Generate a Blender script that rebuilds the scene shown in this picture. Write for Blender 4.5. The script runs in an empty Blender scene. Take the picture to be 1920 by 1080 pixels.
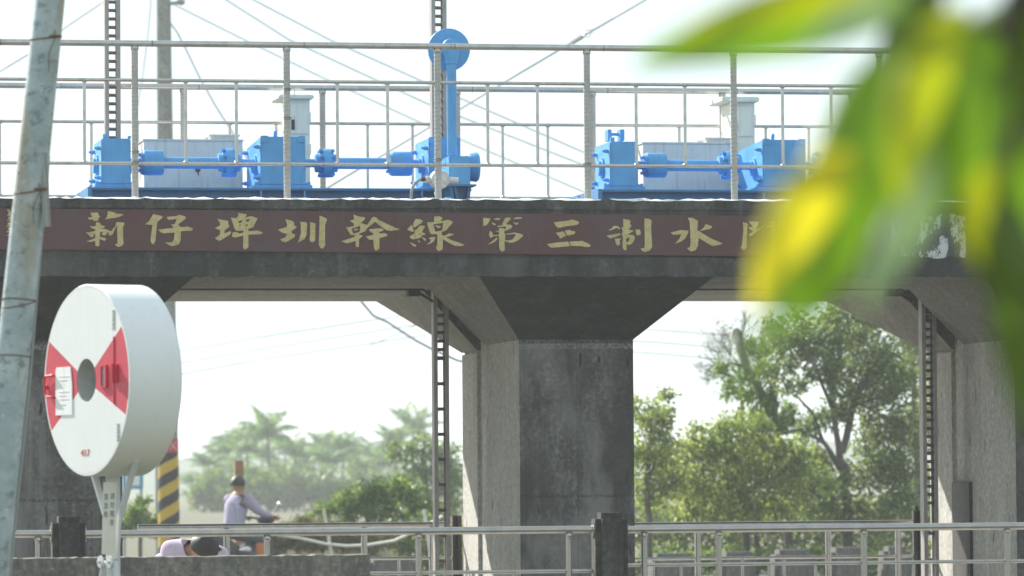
import bpy, bmesh, math, random
import numpy as np
from mathutils import Vector, Matrix
from mathutils.geometry import tessellate_polygon
random.seed(7); RNG = np.random.default_rng(7)
SC = bpy.context.scene
COL = SC.collection
# ------------------------------------------------------------------ camera
FPX, YAW, ROLL, EYE, DIST = 8800.0, math.atan(1660.0 / 8800.0), 0.0075, 1.45, 33.2
PITCH = math.atan(360.0 / FPX)
CAM = Vector((-math.sin(YAW) * DIST, -math.cos(YAW) * DIST, EYE))
FWD0 = Vector((math.sin(YAW), math.cos(YAW), 0)); RIGHT0 = Vector((math.cos(YAW), -math.sin(YAW), 0))
FWD = (FWD0 * math.cos(PITCH) + Vector((0, 0, 1)) * math.sin(PITCH)).normalized()
UP0 = RIGHT0.cross(FWD)
CR = RIGHT0 * math.cos(ROLL) - UP0 * math.sin(ROLL)
CU = RIGHT0 * math.sin(ROLL) + UP0 * math.cos(ROLL)
cd = bpy.data.cameras.new('camera'); cam = bpy.data.objects.new('camera', cd); COL.objects.link(cam)
cam.matrix_world = Matrix(((CR.x, CU.x, -FWD.x, CAM.x), (CR.y, CU.y, -FWD.y, CAM.y), (CR.z, CU.z, -FWD.z, CAM.z), (0, 0, 0, 1)))
cd.sensor_width = 36.0; cd.lens = FPX / 1920 * 36.0
cd.clip_start = 0.1; cd.clip_end = 6000
cd.dof.use_dof = True; cd.dof.focus_distance = 30.5; cd.dof.aperture_fstop = 5.0
SC.camera = cam
# ------------------------------------------------------------------ world, sun, exposure
SUN = Vector((-0.42, 0.72, 0.56)).normalized()
w = bpy.data.worlds.new('World'); SC.world = w; w.use_nodes = True
nt = w.node_tree
sky = nt.nodes.new('ShaderNodeTexSky'); sky.sky_type = 'NISHITA'; sky.sun_disc = False
sky.sun_elevation = math.asin(SUN.z); sky.sun_rotation = math.atan2(SUN.x, SUN.y)
sky.air_density = 1.0; sky.dust_density = 1.2; sky.ozone_density = 1.0
hsv = nt.nodes.new('ShaderNodeHueSaturation'); hsv.inputs['Saturation'].default_value = 0.5; nt.links.new(sky.outputs[0], hsv.inputs['Color'])
gam = nt.nodes.new('ShaderNodeGamma'); gam.inputs[1].default_value = 0.2; nt.links.new(hsv.outputs[0], gam.inputs[0])      # evenly hazy white sky
mul = nt.nodes.new('ShaderNodeMix'); mul.data_type = 'RGBA'; mul.blend_type = 'MULTIPLY'; mul.inputs[0].default_value = 1.0; mul.inputs[7].default_value = (2.14, 2.52, 2.63, 1)
nt.links.new(gam.outputs[0], mul.inputs[6]); nt.links.new(mul.outputs[2], nt.nodes['Background'].inputs[0]); nt.nodes['Background'].inputs[1].default_value = 0.15
sd = bpy.data.lights.new('sun', 'SUN'); sd.energy = 5.0; sd.angle = math.radians(0.6); sd.color = (1.0, 0.95, 0.86)
so = bpy.data.objects.new('sun', sd); COL.objects.link(so); so.rotation_euler = SUN.to_track_quat('Z', 'Y').to_euler()
SC.view_settings.view_transform = 'Standard'; SC.view_settings.look = 'None'; SC.view_settings.gamma = 1.0
SC.view_settings.exposure = 0.95
SC.cycles.max_bounces = 8; SC.cycles.volume_bounces = 1; SC.cycles.use_denoising = True
SC.cycles.transparent_max_bounces = 8
# ------------------------------------------------------------------ measuring helpers
def ray(px, py): return (FWD * FPX + CR * (px - 960) - CU * (py - 540)) / FPX
def onY(px, py, Y):
    r = ray(px, py); return CAM + r * ((Y - CAM.y) / r.y)
def at(px, py, d): return CAM + ray(px, py) * d
def onZ(px, Y, Z):                # X of the pixel column px on plane Y, at height Z
    X = 0.0
    for _ in range(3):
        p = Vector((X, Y, Z)) - CAM
        dz = p.dot(FWD); qx = 960 + FPX * p.dot(CR) / dz
        X += (px - qx) * dz / FPX / 0.98
    return X
def ppm(d): return FPX / d
# ------------------------------------------------------------------ mesh builder
WL = {}
class MB:
    def __init__(s): s.v = []; s.f = []; s.m = []; s.mi = 0
    def add(s, v, f):
        o = len(s.v); s.v += [tuple(q) for q in v]
        for q in f: s.f.append(tuple(i + o for i in q)); s.m.append(s.mi)
        return s
    def box(s, x0, x1, y0, y1, z0, z1):
        x0, x1 = min(x0, x1), max(x0, x1); y0, y1 = min(y0, y1), max(y0, y1); z0, z1 = min(z0, z1), max(z0, z1)
        return s.hexa([(x0, y0, z0), (x1, y0, z0), (x1, y1, z0), (x0, y1, z0)], [(x0, y0, z1), (x1, y0, z1), (x1, y1, z1), (x0, y1, z1)])
    def hexa(s, b, t):
        return s.add(list(b) + list(t), [(3, 2, 1, 0), (4, 5, 6, 7), (0, 1, 5, 4), (1, 2, 6, 5), (2, 3, 7, 6), (3, 0, 4, 7)])
    def tube(s, pts, r, n=12, cap=True):
        pts = [Vector(p) for p in pts]; k = len(pts)
        rr = list(r) if isinstance(r, (list, tuple)) else [r] * k
        vs = []; prev = None
        for i, p in enumerate(pts):
            d = (pts[min(i + 1, k - 1)] - pts[max(i - 1, 0)]).normalized()
            if prev is None: a = d.orthogonal().normalized()
            else:
                a = prev - d * prev.dot(d)
                a = a.normalized() if a.length > 1e-6 else d.orthogonal().normalized()
            prev = a; b = d.cross(a)
            for j in range(n):
                t = 2 * math.pi * j / n
                vs.append(p + (a * math.cos(t) + b * math.sin(t)) * rr[i])
        fs = [(i * n + j, i * n + (j + 1) % n, (i + 1) * n + (j + 1) % n, (i + 1) * n + j) for i in range(k - 1) for j in range(n)]
        if cap: fs += [tuple(range(n - 1, -1, -1)), tuple((k - 1) * n + j for j in range(n))]
        return s.add(vs, fs)
    def lathe(s, prof, c, axis=(0, 0, 1), n=24):     # prof: (distance along axis, radius)
        ax = Vector(axis).normalized(); c = Vector(c)
        return s.tube_prof([(c + ax * h, max(r, 1e-4)) for h, r in prof], ax, n)
    def tube_prof(s, pr, ax, n):
        a = ax.orthogonal().normalized(); b = ax.cross(a); vs = []
        for p, r in pr:
            for j in range(n):
                t = 2 * math.pi * j / n; vs.append(p + (a * math.cos(t) + b * math.sin(t)) * r)
        k = len(pr)
        fs = [(i * n + j, i * n + (j + 1) % n, (i + 1) * n + (j + 1) % n, (i + 1) * n + j) for i in range(k - 1) for j in range(n)]
        fs += [tuple(range(n - 1, -1, -1)), tuple((k - 1) * n + j for j in range(n))]
        return s.add(vs, fs)
    def sphere(s, c, r, n=12, m=8):
        rx, ry, rz = r if isinstance(r, (tuple, list)) else (r, r, r); c = Vector(c)
        vs = [c + Vector((0, 0, -rz))]
        for i in range(1, m):
            t = math.pi * i / m - math.pi / 2
            for j in range(n):
                a = 2 * math.pi * j / n
                vs.append(c + Vector((rx * math.cos(t) * math.cos(a), ry * math.cos(t) * math.sin(a), rz * math.sin(t))))
        vs.append(c + Vector((0, 0, rz))); L = len(vs) - 1
        fs = [(0, 1 + (j + 1) % n, 1 + j) for j in range(n)]
        for i in range(m - 2):
            for j in range(n):
                a = 1 + i * n + j; b = 1 + i * n + (j + 1) % n; fs.append((a, b, b + n, a + n))
        fs += [(L, 1 + (m - 2) * n + j, 1 + (m - 2) * n + (j + 1) % n) for j in range(n)]
        return s.add(vs, fs)
    def plate(s, polys, fn, th):                      # polys: outline + holes in 2D; fn maps (x,y,0..1) to 3D
        flat = [q for p in polys for q in p]
        tri = tessellate_polygon([[Vector((q[0], q[1], 0)) for q in p] for p in polys])
        n = len(flat)
        vs = [fn(q[0], q[1], 0) for q in flat] + [fn(q[0], q[1], th) for q in flat]
        fs = [tuple(t) for t in tri] + [tuple(i + n for i in reversed(t)) for t in tri]
        o = 0
        for p in polys:
            k = len(p)
            for i in range(k):
                a, b = o + i, o + (i + 1) % k; fs.append((a, b, b + n, a + n))
            o += k
        return s.add(vs, fs)
    def build(s, name, mat, parent=None, base=None, smooth=None, bevel=0, local=False):
        off = Vector((0, 0, 0))
        if not local:
            if parent is not None: off = WL.get(parent.name, Vector((0, 0, 0)))
            elif base is not None: off = Vector(base)
        me = bpy.data.meshes.new(name)
        me.from_pydata([(q[0] - off.x, q[1] - off.y, q[2] - off.z) for q in s.v], [], s.f)
        bm = bmesh.new(); bm.from_mesh(me); bmesh.ops.recalc_face_normals(bm, faces=bm.faces)
        if bevel:
            es = [e for e in bm.edges if len(e.link_faces) == 2 and e.calc_face_angle(0) > 0.6]
            bmesh.ops.bevel(bm, geom=es, offset=bevel, segments=2, affect='EDGES', clamp_overlap=True)
        bm.to_mesh(me); bm.free()
        mats = mat if isinstance(mat, (list, tuple)) else [mat]
        for q in mats: me.materials.append(q)
        if len(mats) > 1 and not bevel:
            for p, i in zip(me.polygons, s.m): p.material_index = i
        if smooth is not None:
            for p in me.polygons: p.use_smooth = True
            me.set_sharp_from_angle(angle=math.radians(smooth))
        o = bpy.data.objects.new(name, me); COL.objects.link(o)
        if parent is not None: o.parent = parent
        elif base is not None and not local: o.location = base
        WL[o.name] = off
        return o
def tag(o, label, cat, group=None, kind=None):
    if label: o['label'] = label
    if cat: o['category'] = cat
    if group: o['group'] = group
    if kind: o['kind'] = kind
    return o
def thing(name, label, cat, loc, group=None, rotz=0.0):
    o = bpy.data.objects.new(name, None); COL.objects.link(o); o.location = loc; o.rotation_euler = (0, 0, rotz)
    o.empty_display_size = 0.2
    WL[o.name] = Vector(loc) if rotz == 0 else Vector((0, 0, 0))
    return tag(o, label, cat, group)
def copy_tree(o, parent=None):
    c = o.copy(); COL.objects.link(c)
    if parent is not None: c.parent = parent
    for ch in list(o.children): copy_tree(ch, c)
    return c
def separate(o):
    me = o.data; par = list(range(len(me.vertices)))
    def find(i):
        while par[i] != i: par[i] = par[par[i]]; i = par[i]
        return i
    for ed in me.edges:
        x, y = find(ed.vertices[0]), find(ed.vertices[1])
        if x != y: par[x] = y
    gr = {}
    for p in me.polygons: gr.setdefault(find(p.vertices[0]), []).append(p)
    if len(gr) < 2: return [o]
    out = []; nmn = o.name.split('.')[0]
    for ps in gr.values():
        ids = sorted({v for p in ps for v in p.vertices}); mp = {v: i for i, v in enumerate(ids)}
        nm = bpy.data.meshes.new(nmn); nm.from_pydata([me.vertices[v].co[:] for v in ids], [], [[mp[v] for v in p.vertices] for p in ps])
        for q in me.materials: nm.materials.append(q)
        for k_, p in enumerate(ps): nm.polygons[k_].use_smooth = p.use_smooth; nm.polygons[k_].material_index = p.material_index
        if ps[0].use_smooth: nm.set_sharp_from_angle(angle=math.radians(40))
        q = o.copy(); q.data = nm; COL.objects.link(q); out.append(q)
    bpy.data.objects.remove(o); bpy.data.meshes.remove(me)
    return out
def text_mesh(body, size, name):
    cu = bpy.data.curves.new(name, 'FONT'); cu.body = body; cu.size = size; cu.align_x = 'CENTER'; cu.extrude = 0.0008; cu.resolution_u = 2
    t = bpy.data.objects.new(name, cu); COL.objects.link(t)
    bpy.context.view_layer.update()
    me = bpy.data.meshes.new_from_object(t.evaluated_get(bpy.context.evaluated_depsgraph_get()))
    bpy.data.objects.remove(t); me.name = name
    return me
# ------------------------------------------------------------------ materials
class NT:
    def __init__(s, name):
        s.m = bpy.data.materials.new(name); s.m.use_nodes = True; s.t = s.m.node_tree
        s.b = s.t.nodes['Principled BSDF']; s.tc = s.n('ShaderNodeTexCoord'); s.obj = s.tc.outputs['Object']
    def n(s, ty, **kw):
        q = s.t.nodes.new(ty)
        for k, v in kw.items(): setattr(q, k, v)
        return q
    def l(s, a, b): s.t.links.new(a, b)
    def map(s, scale, vec=None, loc=(0, 0, 0)):
        q = s.n('ShaderNodeMapping'); q.inputs['Scale'].default_value = scale; q.inputs['Location'].default_value = loc
        s.l(vec or s.obj, q.inputs[0]); return q.outputs[0]
    def noise(s, scale, detail=6, rough=0.6, vec=None):
        q = s.n('ShaderNodeTexNoise'); q.inputs['Scale'].default_value = scale; q.inputs['Detail'].default_value = detail
        q.inputs['Roughness'].default_value = rough; s.l(vec or s.obj, q.inputs['Vector']); return q.outputs[0]
    def ramp(s, fac, stops):
        q = s.n('ShaderNodeValToRGB'); e = q.color_ramp.elements
        while len(e) < len(stops): e.new(0.5)
        for k, (p, c) in zip(e, stops):
            k.position = p; k.color = (c, c, c, 1) if isinstance(c, (int, float)) else (*c, 1)
        s.l(fac, q.inputs[0]); return q.outputs[0]
    def mix(s, fac, a, b, mode='MIX'):
        q = s.n('ShaderNodeMix', data_type='RGBA', blend_type=mode)
        for inp, v in ((q.inputs[0], fac), (q.inputs[6], a), (q.inputs[7], b)):
            if isinstance(v, (int, float)): inp.default_value = v
            elif isinstance(v, tuple): inp.default_value = (*v, 1)
            else: s.l(v, inp)
        return q.outputs[2]
    def math(s, op, a, b=0.0):
        q = s.n('ShaderNodeMath', operation=op)
        for i, v in enumerate((a, b)):
            if isinstance(v, (int, float)): q.inputs[i].default_value = v
            else: s.l(v, q.inputs[i])
        return q.outputs[0]
    def xyz(s):
        q = s.n('ShaderNodeSeparateXYZ'); s.l(s.obj, q.inputs[0]); return q.outputs
    def done(s, col=None, rough=0.8, metal=0.0, bump=None, bstr=0.3, bdist=0.01, spec=None):
        if col is not None:
            if isinstance(col, tuple): s.b.inputs['Base Color'].default_value = (*col, 1)
            else: s.l(col, s.b.inputs['Base Color'])
        if isinstance(rough, (int, float)): s.b.inputs['Roughness'].default_value = rough
        else: s.l(rough, s.b.inputs['Roughness'])
        s.b.inputs['Metallic'].default_value = metal
        if spec is not None: s.b.inputs['Specular IOR Level'].default_value = spec
        if bump is not None:
            q = s.n('ShaderNodeBump'); q.inputs['Strength'].default_value = bstr; q.inputs['Distance'].default_value = bdist
            s.l(bump, q.inputs['Height']); s.l(q.outputs[0], s.b.inputs['Normal'])
        return s.m
def concrete(name, dark, mid, light, streak=0.5, pale=(0.34, 0.34, 0.33), pale_amt=0.35, board=False, rough_scale=60, joint=None, bstr=0.6, fibre=0.6, patch=0.0):
    k = NT(name)
    big = k.noise(1.3, 6, 0.65); med = k.noise(5.5, 6, 0.68, k.map((1, 1, 0.6), loc=(2, 5, 9))); fine = k.noise(30, 8, 0.72)
    c = k.mix(k.ramp(big, [(0.36, 0.0), (0.62, 1.0)]), dark, mid)
    c = k.mix(k.ramp(med, [(0.44, 0.0), (0.68, 0.9)]), c, light)
    c = k.mix(k.ramp(fine, [(0.40, 0.55), (0.58, 0.0)]), c, tuple(q * 0.45 for q in dark))
    c = k.mix(k.ramp(fine, [(0.56, 0.0), (0.74, 0.65)]), c, tuple(min(1, q * 1.5) for q in light))
    st = k.noise(1.5, 7, 0.66, k.map((3.4, 3.4, 0.14)))
    c = k.mix(k.math('MULTIPLY', k.ramp(st, [(0.46, 0.0), (0.60, 1.0)]), streak), c, tuple(q * 0.55 for q in dark))
    st2 = k.noise(2.2, 6, 0.62, k.map((3.0, 3.0, 0.13), loc=(3, 7, 1)))
    c = k.mix(k.math('MULTIPLY', k.ramp(st2, [(0.55, 0.0), (0.70, 1.0)]), pale_amt), c, pale)
    st3 = k.noise(9.0, 4, 0.6, k.map((3.2, 3.2, 0.10), loc=(1, 2, 3)))
    c = k.mix(k.math('MULTIPLY', k.ramp(st3, [(0.56, 0.0), (0.70, 1.0)]), streak * fibre), c, tuple(q * 0.5 for q in dark))
    if patch:
        pt = k.noise(0.9, 5, 0.55, k.map((2.6, 2.6, 0.55), loc=(8, 1, 4))); c = k.mix(k.math('MULTIPLY', k.ramp(pt, [(0.44, 0.0), (0.60, 1.0)]), patch), c, tuple(q * 0.8 for q in dark))
        pt2 = k.noise(0.9, 6, 0.6, k.map((2.2, 2.2, 0.9), loc=(2, 9, 6))); c = k.mix(k.math('MULTIPLY', k.ramp(pt2, [(0.50, 0.0), (0.62, 1.0)]), patch * 0.75), c, light)
    sp = k.noise(110, 3, 0.5)
    c = k.mix(k.ramp(sp, [(0.62, 0.0), (0.75, 0.5)]), c, tuple(q * 0.4 for q in dark))
    h = k.mix(0.5, k.noise(rough_scale, 8, 0.75), fine)
    x = k.xyz()
    if board:
        lines = k.math('LESS_THAN', k.math('FRACT', k.math('MULTIPLY', k.math('ADD', x[0], x[1]), 2.6)), 0.012)
        c = k.mix(k.math('MULTIPLY', lines, 0.45), c, tuple(q * 0.5 for q in dark))
        pit = k.noise(15, 2, 0.5, k.map((1, 1, 0.25)))
        c = k.mix(k.ramp(pit, [(0.68, 0.0), (0.72, 0.85)]), c, tuple(q * 0.3 for q in dark))
    if joint:
        for zj, ww, amt, colr in joint:
            wob = k.math('ADD', x[2], k.math('MULTIPLY', k.math('SUBTRACT', k.noise(8, 4, 0.6), 0.5), ww * 1.2))
            near = k.math('LESS_THAN', k.math('ABSOLUTE', k.math('SUBTRACT', wob, zj)), ww)
            c = k.mix(k.math('MULTIPLY', near, k.ramp(k.noise(42, 5, 0.7), [(0.42, 0.0), (0.60, amt)])), c, colr)
    return k.done(c, 0.92, bump=h, bstr=bstr, bdist=0.012)
M = {}
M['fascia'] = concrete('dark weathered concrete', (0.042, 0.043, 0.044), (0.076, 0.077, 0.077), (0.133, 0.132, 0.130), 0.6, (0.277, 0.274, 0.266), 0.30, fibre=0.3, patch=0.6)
M['corbel'] = concrete('shade dark stained concrete', (0.028, 0.030, 0.031), (0.047, 0.048, 0.048), (0.078, 0.078, 0.076), 0.5, (0.130, 0.127, 0.120), 0.2, fibre=0.3, patch=0.5)  # stains, plus shade of the down-facing slope put into the colour
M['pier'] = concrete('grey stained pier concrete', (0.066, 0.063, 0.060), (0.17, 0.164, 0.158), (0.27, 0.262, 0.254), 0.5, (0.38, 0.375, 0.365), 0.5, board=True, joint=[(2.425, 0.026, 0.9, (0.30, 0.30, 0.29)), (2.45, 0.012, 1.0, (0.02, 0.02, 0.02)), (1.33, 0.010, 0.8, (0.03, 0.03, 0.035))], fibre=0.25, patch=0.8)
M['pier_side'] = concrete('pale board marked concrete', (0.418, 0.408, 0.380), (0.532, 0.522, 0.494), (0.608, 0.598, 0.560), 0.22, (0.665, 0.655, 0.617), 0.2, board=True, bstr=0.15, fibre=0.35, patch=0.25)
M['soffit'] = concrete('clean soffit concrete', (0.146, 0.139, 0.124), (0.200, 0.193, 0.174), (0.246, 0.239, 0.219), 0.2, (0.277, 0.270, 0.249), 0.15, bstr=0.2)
M['wall'] = concrete('rough parapet concrete', (0.130, 0.122, 0.107), (0.237, 0.224, 0.197), (0.367, 0.345, 0.306), 0.35, (0.474, 0.443, 0.393), 0.3, rough_scale=90)
M['post_c'] = concrete('old post concrete', (0.045, 0.046, 0.045), (0.077, 0.077, 0.073), (0.125, 0.123, 0.115), 0.5, (0.193, 0.187, 0.172), 0.3)
M['block'] = concrete('guard block concrete', (0.12, 0.115, 0.11), (0.18, 0.172, 0.165), (0.25, 0.24, 0.23), 0.4)
M['pole_c'] = concrete('utility pole concrete', (0.310, 0.310, 0.287), (0.403, 0.403, 0.380), (0.496, 0.496, 0.465), 0.3)
def paint(name, col, rough=0.4, var=0.12, dirt=(0.2, 0.19, 0.17), damt=0.25, chip=0.0):
    k = NT(name); n1 = k.noise(5, 5, 0.6); n2 = k.noise(40, 4, 0.6); st = k.noise(9, 5, 0.6, k.map((3, 3, 0.25)))
    c = k.mix(k.ramp(n1, [(0.3, 0.0), (0.7, 1.0)]), tuple(q * (1 - var) for q in col), tuple(min(1, q * (1 + var * 0.5)) for q in col))
    c = k.mix(k.math('MULTIPLY', k.ramp(st, [(0.52, 0.0), (0.75, 1.0)]), damt), c, dirt)
    if chip: c = k.mix(k.ramp(n2, [(0.66, 0.0), (0.70, chip)]), c, (0.16, 0.08, 0.04))
    return k.done(c, k.ramp(n2, [(0.3, rough - 0.08), (0.7, rough + 0.12)]), bump=k.noise(120, 3, 0.5), bstr=0.08, bdist=0.004)
M['blue'] = paint('sky blue machine enamel', (0.085, 0.36, 0.74), 0.42, 0.16, (0.045, 0.16, 0.33), 0.45, 0.0)
M['blue_dk'] = paint('dark blue base enamel', (0.045, 0.20, 0.45), 0.5, 0.25, (0.05, 0.09, 0.15), 0.6, 0.4)  # darker blue for the base beam and motor stand
M['white'] = paint('white box enamel', (0.80, 0.81, 0.82), 0.42, 0.03, (0.56, 0.55, 0.52), 0.18)
M['red'] = paint('red panel enamel', (0.62, 0.035, 0.075), 0.45, 0.08, (0.45, 0.06, 0.07), 0.12)
M['grey_in'] = paint('grey inner enamel', (0.42, 0.43, 0.42), 0.5, 0.06)
M['stand'] = paint('pale grey stand enamel', (0.56, 0.58, 0.61), 0.45, 0.06, (0.4, 0.38, 0.34), 0.2)
M['tank'] = paint('weathered white sheet metal', (0.66, 0.65, 0.62), 0.5, 0.08, (0.26, 0.25, 0.24), 0.45, 0.35)
M['cabinet'] = paint('cream cabinet enamel', (0.72, 0.73, 0.66), 0.5, 0.05)
M['dark_steel'] = paint('dark brown steel', (0.035, 0.032, 0.031), 0.6, 0.2, (0.06, 0.035, 0.025), 0.4)  # near black also serves the slot plate's painted recess shade
M['board'] = paint('weathered white board', (0.72, 0.70, 0.62), 0.7, 0.08, (0.5, 0.45, 0.33), 0.3)
M['paper'] = paint('white paper', (0.84, 0.84, 0.86), 0.8, 0.02)
M['ink'] = NT('dark ink').done((0.20, 0.205, 0.21), 0.8)
M['faint'] = NT('faded print').done((0.62, 0.63, 0.65), 0.8)
M['redink'] = NT('red ink').done((0.6, 0.06, 0.07), 0.7)
def steel(name, col, rough, metal, dirt=0.4, ribs=False):
    k = NT(name); n1 = k.noise(12, 5, 0.6); st = k.noise(30, 4, 0.6, k.map((1, 1, 0.3)))
    c = k.mix(k.ramp(n1, [(0.35, 0.0), (0.7, 1.0)]), tuple(q * 0.8 for q in col), col)
    c = k.mix(k.math('MULTIPLY', k.ramp(st, [(0.55, 0.0), (0.75, 1.0)]), dirt), c, (0.22, 0.19, 0.16))
    b = n1
    if ribs:
        b = k.math('SINE', k.math('MULTIPLY', k.xyz()[2], 210.0))
        c = k.mix(k.ramp(b, [(0.2, 0.0), (0.9, 0.35)]), c, tuple(q * 0.6 for q in col))
    return k.done(c, rough, metal, bump=b, bstr=0.25 if ribs else 0.1, bdist=0.003)
M['steel'] = steel('brushed stainless rail', (0.58, 0.56, 0.54), 0.27, 0.92)
M['post_s'] = steel('taped stainless post', (0.52, 0.51, 0.49), 0.62, 0.25, 0.35, ribs=True)
M['rail2'] = steel('dull stainless rail', (0.46, 0.44, 0.42), 0.27, 0.95, 0.40)
M['rack'] = steel('greased rack steel', (0.40, 0.37, 0.36), 0.55, 0.5, 0.6)
M['rackdk'] = steel('dark greased rung steel', (0.20, 0.19, 0.20), 0.5, 0.5, 0.5)
k = NT('galvanised pole steel'); n1 = k.noise(6, 6, 0.65); n2 = k.noise(3.2, 6, 0.7, k.map((2, 2, 0.3))); n3 = k.noise(14, 5, 0.7, k.map((1, 1, 1.6)))
c = k.mix(k.ramp(n1, [(0.35, 0.0), (0.68, 1.0)]), (0.30, 0.37, 0.40), (0.50, 0.57, 0.60))
c = k.mix(k.ramp(n2, [(0.56, 0.0), (0.72, 0.5)]), c, (0.30, 0.22, 0.12))
c = k.mix(k.ramp(k.noise(1.6, 6, 0.7, k.map((5, 5, 0.5), loc=(4, 1, 2))), [(0.54, 0.0), (0.64, 0.75)]), c, (0.36, 0.30, 0.20))
c = k.mix(k.ramp(n3, [(0.54, 0.0), (0.62, 0.75)]), c, (0.17, 0.20, 0.21))
c = k.mix(k.ramp(k.noise(22, 6, 0.75), [(0.60, 0.0), (0.66, 0.8)]), c, (0.62, 0.64, 0.64))
M['galv'] = k.done(c, 0.5, 0.35, bump=k.mix(0.5, n3, n1), bstr=0.5, bdist=0.02)
M['rust'] = NT('rusty wire').done((0.14, 0.075, 0.045), 0.85)
k = NT('maroon granite panel'); n1 = k.noise(180, 3, 0.6); n2 = k.noise(2.2, 4, 0.6); st = k.noise(8, 5, 0.6, k.map((3, 3, 0.2)))
c = k.mix(k.ramp(n1, [(0.35, 0.0), (0.65, 1.0)]), (0.070, 0.018, 0.019), (0.115, 0.040, 0.041))
c = k.mix(k.ramp(n2, [(0.4, 0.0), (0.7, 0.6)]), c, (0.078, 0.06, 0.069))
c = k.mix(k.ramp(st, [(0.60, 0.0), (0.74, 0.5)]), c, (0.105, 0.066, 0.072))
M['granite'] = k.done(c, 0.45)
k = NT('old gold paint'); n1 = k.noise(30, 5, 0.6); n2 = k.noise(9, 4, 0.6)
c = k.mix(k.ramp(n1, [(0.35, 0.0), (0.7, 1.0)]), (0.43, 0.35, 0.145), (0.57, 0.475, 0.22))
M['gold'] = k.done(k.mix(k.ramp(n2, [(0.45, 0.0), (0.75, 0.6)]), c, (0.55, 0.50, 0.30)), 0.6)
k = NT('white mortar'); c = k.ramp(k.noise(20, 6, 0.7), [(0.33, (0.16, 0.16, 0.16)), (0.42, (0.74, 0.75, 0.76)), (0.75, (0.82, 0.83, 0.84))])
M['lit_edge'] = k.done(c, 0.9)  # whiter than the slab so its edge looks sunlit
k = NT('flaking lime'); c = k.ramp(k.noise(9, 8, 0.75, k.map((1, 1, 0.45))), [(0.44, (0.07, 0.072, 0.075)), (0.50, (0.09, 0.09, 0.095)), (0.53, (0.5, 0.51, 0.52)), (0.75, (0.6, 0.6, 0.6))])
M['flake'] = k.done(c, 0.9)
k = NT('plastic wrapped box'); M['plastic'] = k.done(k.ramp(k.noise(30, 5, 0.7), [(0.35, (0.45, 0.46, 0.47)), (0.7, (0.75, 0.76, 0.77))]), 0.3, bump=k.noise(25, 6, 0.7), bstr=0.6, bdist=0.02)
M['conduit'] = NT('grey conduit').done((0.34, 0.35, 0.35), 0.6)
M['window'] = paint('grey window glass', (0.25, 0.29, 0.34), 0.2)
M['cable'] = NT('overhead cable').done((0.34, 0.34, 0.40), 0.6)
M['hair'] = NT('black hair').done((0.018, 0.016, 0.016), 0.55)
M['skin'] = NT('tan skin').done((0.42, 0.22, 0.14), 0.55)
k = NT('lavender shirt'); c = k.ramp(k.noise(20, 4, 0.6), [(0.3, (0.42, 0.34, 0.44)), (0.7, (0.52, 0.44, 0.54))]); M['shirt2'] = k.done(c, 0.9)
k = NT('checked grey violet shirt'); x = k.xyz()
g1 = k.math('LESS_THAN', k.math('FRACT', k.math('MULTIPLY', x[2], 22)), 0.35); g2 = k.math('LESS_THAN', k.math('FRACT', k.math('MULTIPLY', x[0], 22)), 0.3)
c = k.mix(k.math('MULTIPLY', k.math('ADD', g1, g2), 0.4), (0.46, 0.42, 0.56), (0.28, 0.25, 0.36)); M['shirt1'] = k.done(c, 0.9)
M['trousers'] = NT('blue grey trousers').done((0.10, 0.13, 0.18), 0.9)
M['scooter'] = paint('dark scooter plastic', (0.035, 0.03, 0.05), 0.35)
M['tyre'] = NT('rubber').done((0.02, 0.02, 0.02), 0.8)
M['chrome'] = NT('chrome').done((0.6, 0.6, 0.6), 0.25, 1.0)
M['orange'] = NT('orange lamp plastic').done((0.6, 0.16, 0.03), 0.4)
M['brownwood'] = paint('reddish brown timber', (0.34, 0.15, 0.07), 0.7)
k = NT('hazard striped paint'); x = k.xyz()
ph = k.n('ShaderNodeMath', operation='ARCTAN2'); k.l(x[0], ph.inputs[0]); k.l(k.math('MULTIPLY', x[1], -1.0), ph.inputs[1])
v = k.math('FRACT', k.math('MULTIPLY', k.math('SUBTRACT', x[2], k.math('MULTIPLY', ph.outputs[0], 0.115)), 2.75))
c = k.mix(k.math('LESS_THAN', v, 0.5), (0.62, 0.40, 0.035), (0.03, 0.03, 0.032)); M['hazard'] = k.done(c, 0.6)
# ------------------------------------------------------------------ foliage materials
def leafmat(name, stops, trans=0.52, gloss=0.35):
    k = NT(name); g = k.n('ShaderNodeNewGeometry'); r = g.outputs['Random Per Island']
    big = k.noise(1.3, 3, 0.5)
    fac = k.math('ADD', k.math('MULTIPLY', r, 0.7), k.math('MULTIPLY', big, 0.35))
    c = k.ramp(fac, stops)
    k.done(c, 0.45, spec=gloss)
    tr = k.n('ShaderNodeBsdfTranslucent'); k.l(k.mix(1.0, c, (1.0, 1.0, 0.55), 'MULTIPLY'), tr.inputs[0])
    mx = k.n('ShaderNodeMixShader'); mx.inputs[0].default_value = trans
    k.l(k.b.outputs[0], mx.inputs[1]); k.l(tr.outputs[0], mx.inputs[2]); k.l(mx.outputs[0], k.t.nodes['Material Output'].inputs[0])
    return k.m
M['leaf_yg'] = leafmat('yellow green leaves', [(0.1, (0.11, 0.18, 0.05)), (0.45, (0.27, 0.35, 0.11)), (0.75, (0.42, 0.48, 0.18)), (0.95, (0.66, 0.66, 0.36))])
M['leaf_dk'] = leafmat('dark green leaves', [(0.1, (0.07, 0.13, 0.06)), (0.45, (0.17, 0.25, 0.11)), (0.75, (0.28, 0.34, 0.14)), (0.95, (0.55, 0.56, 0.30))])
M['leaf_md'] = leafmat('mid green leaves', [(0.1, (0.06, 0.12, 0.03)), (0.5, (0.14, 0.24, 0.05)), (0.9, (0.30, 0.40, 0.10))])
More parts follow.
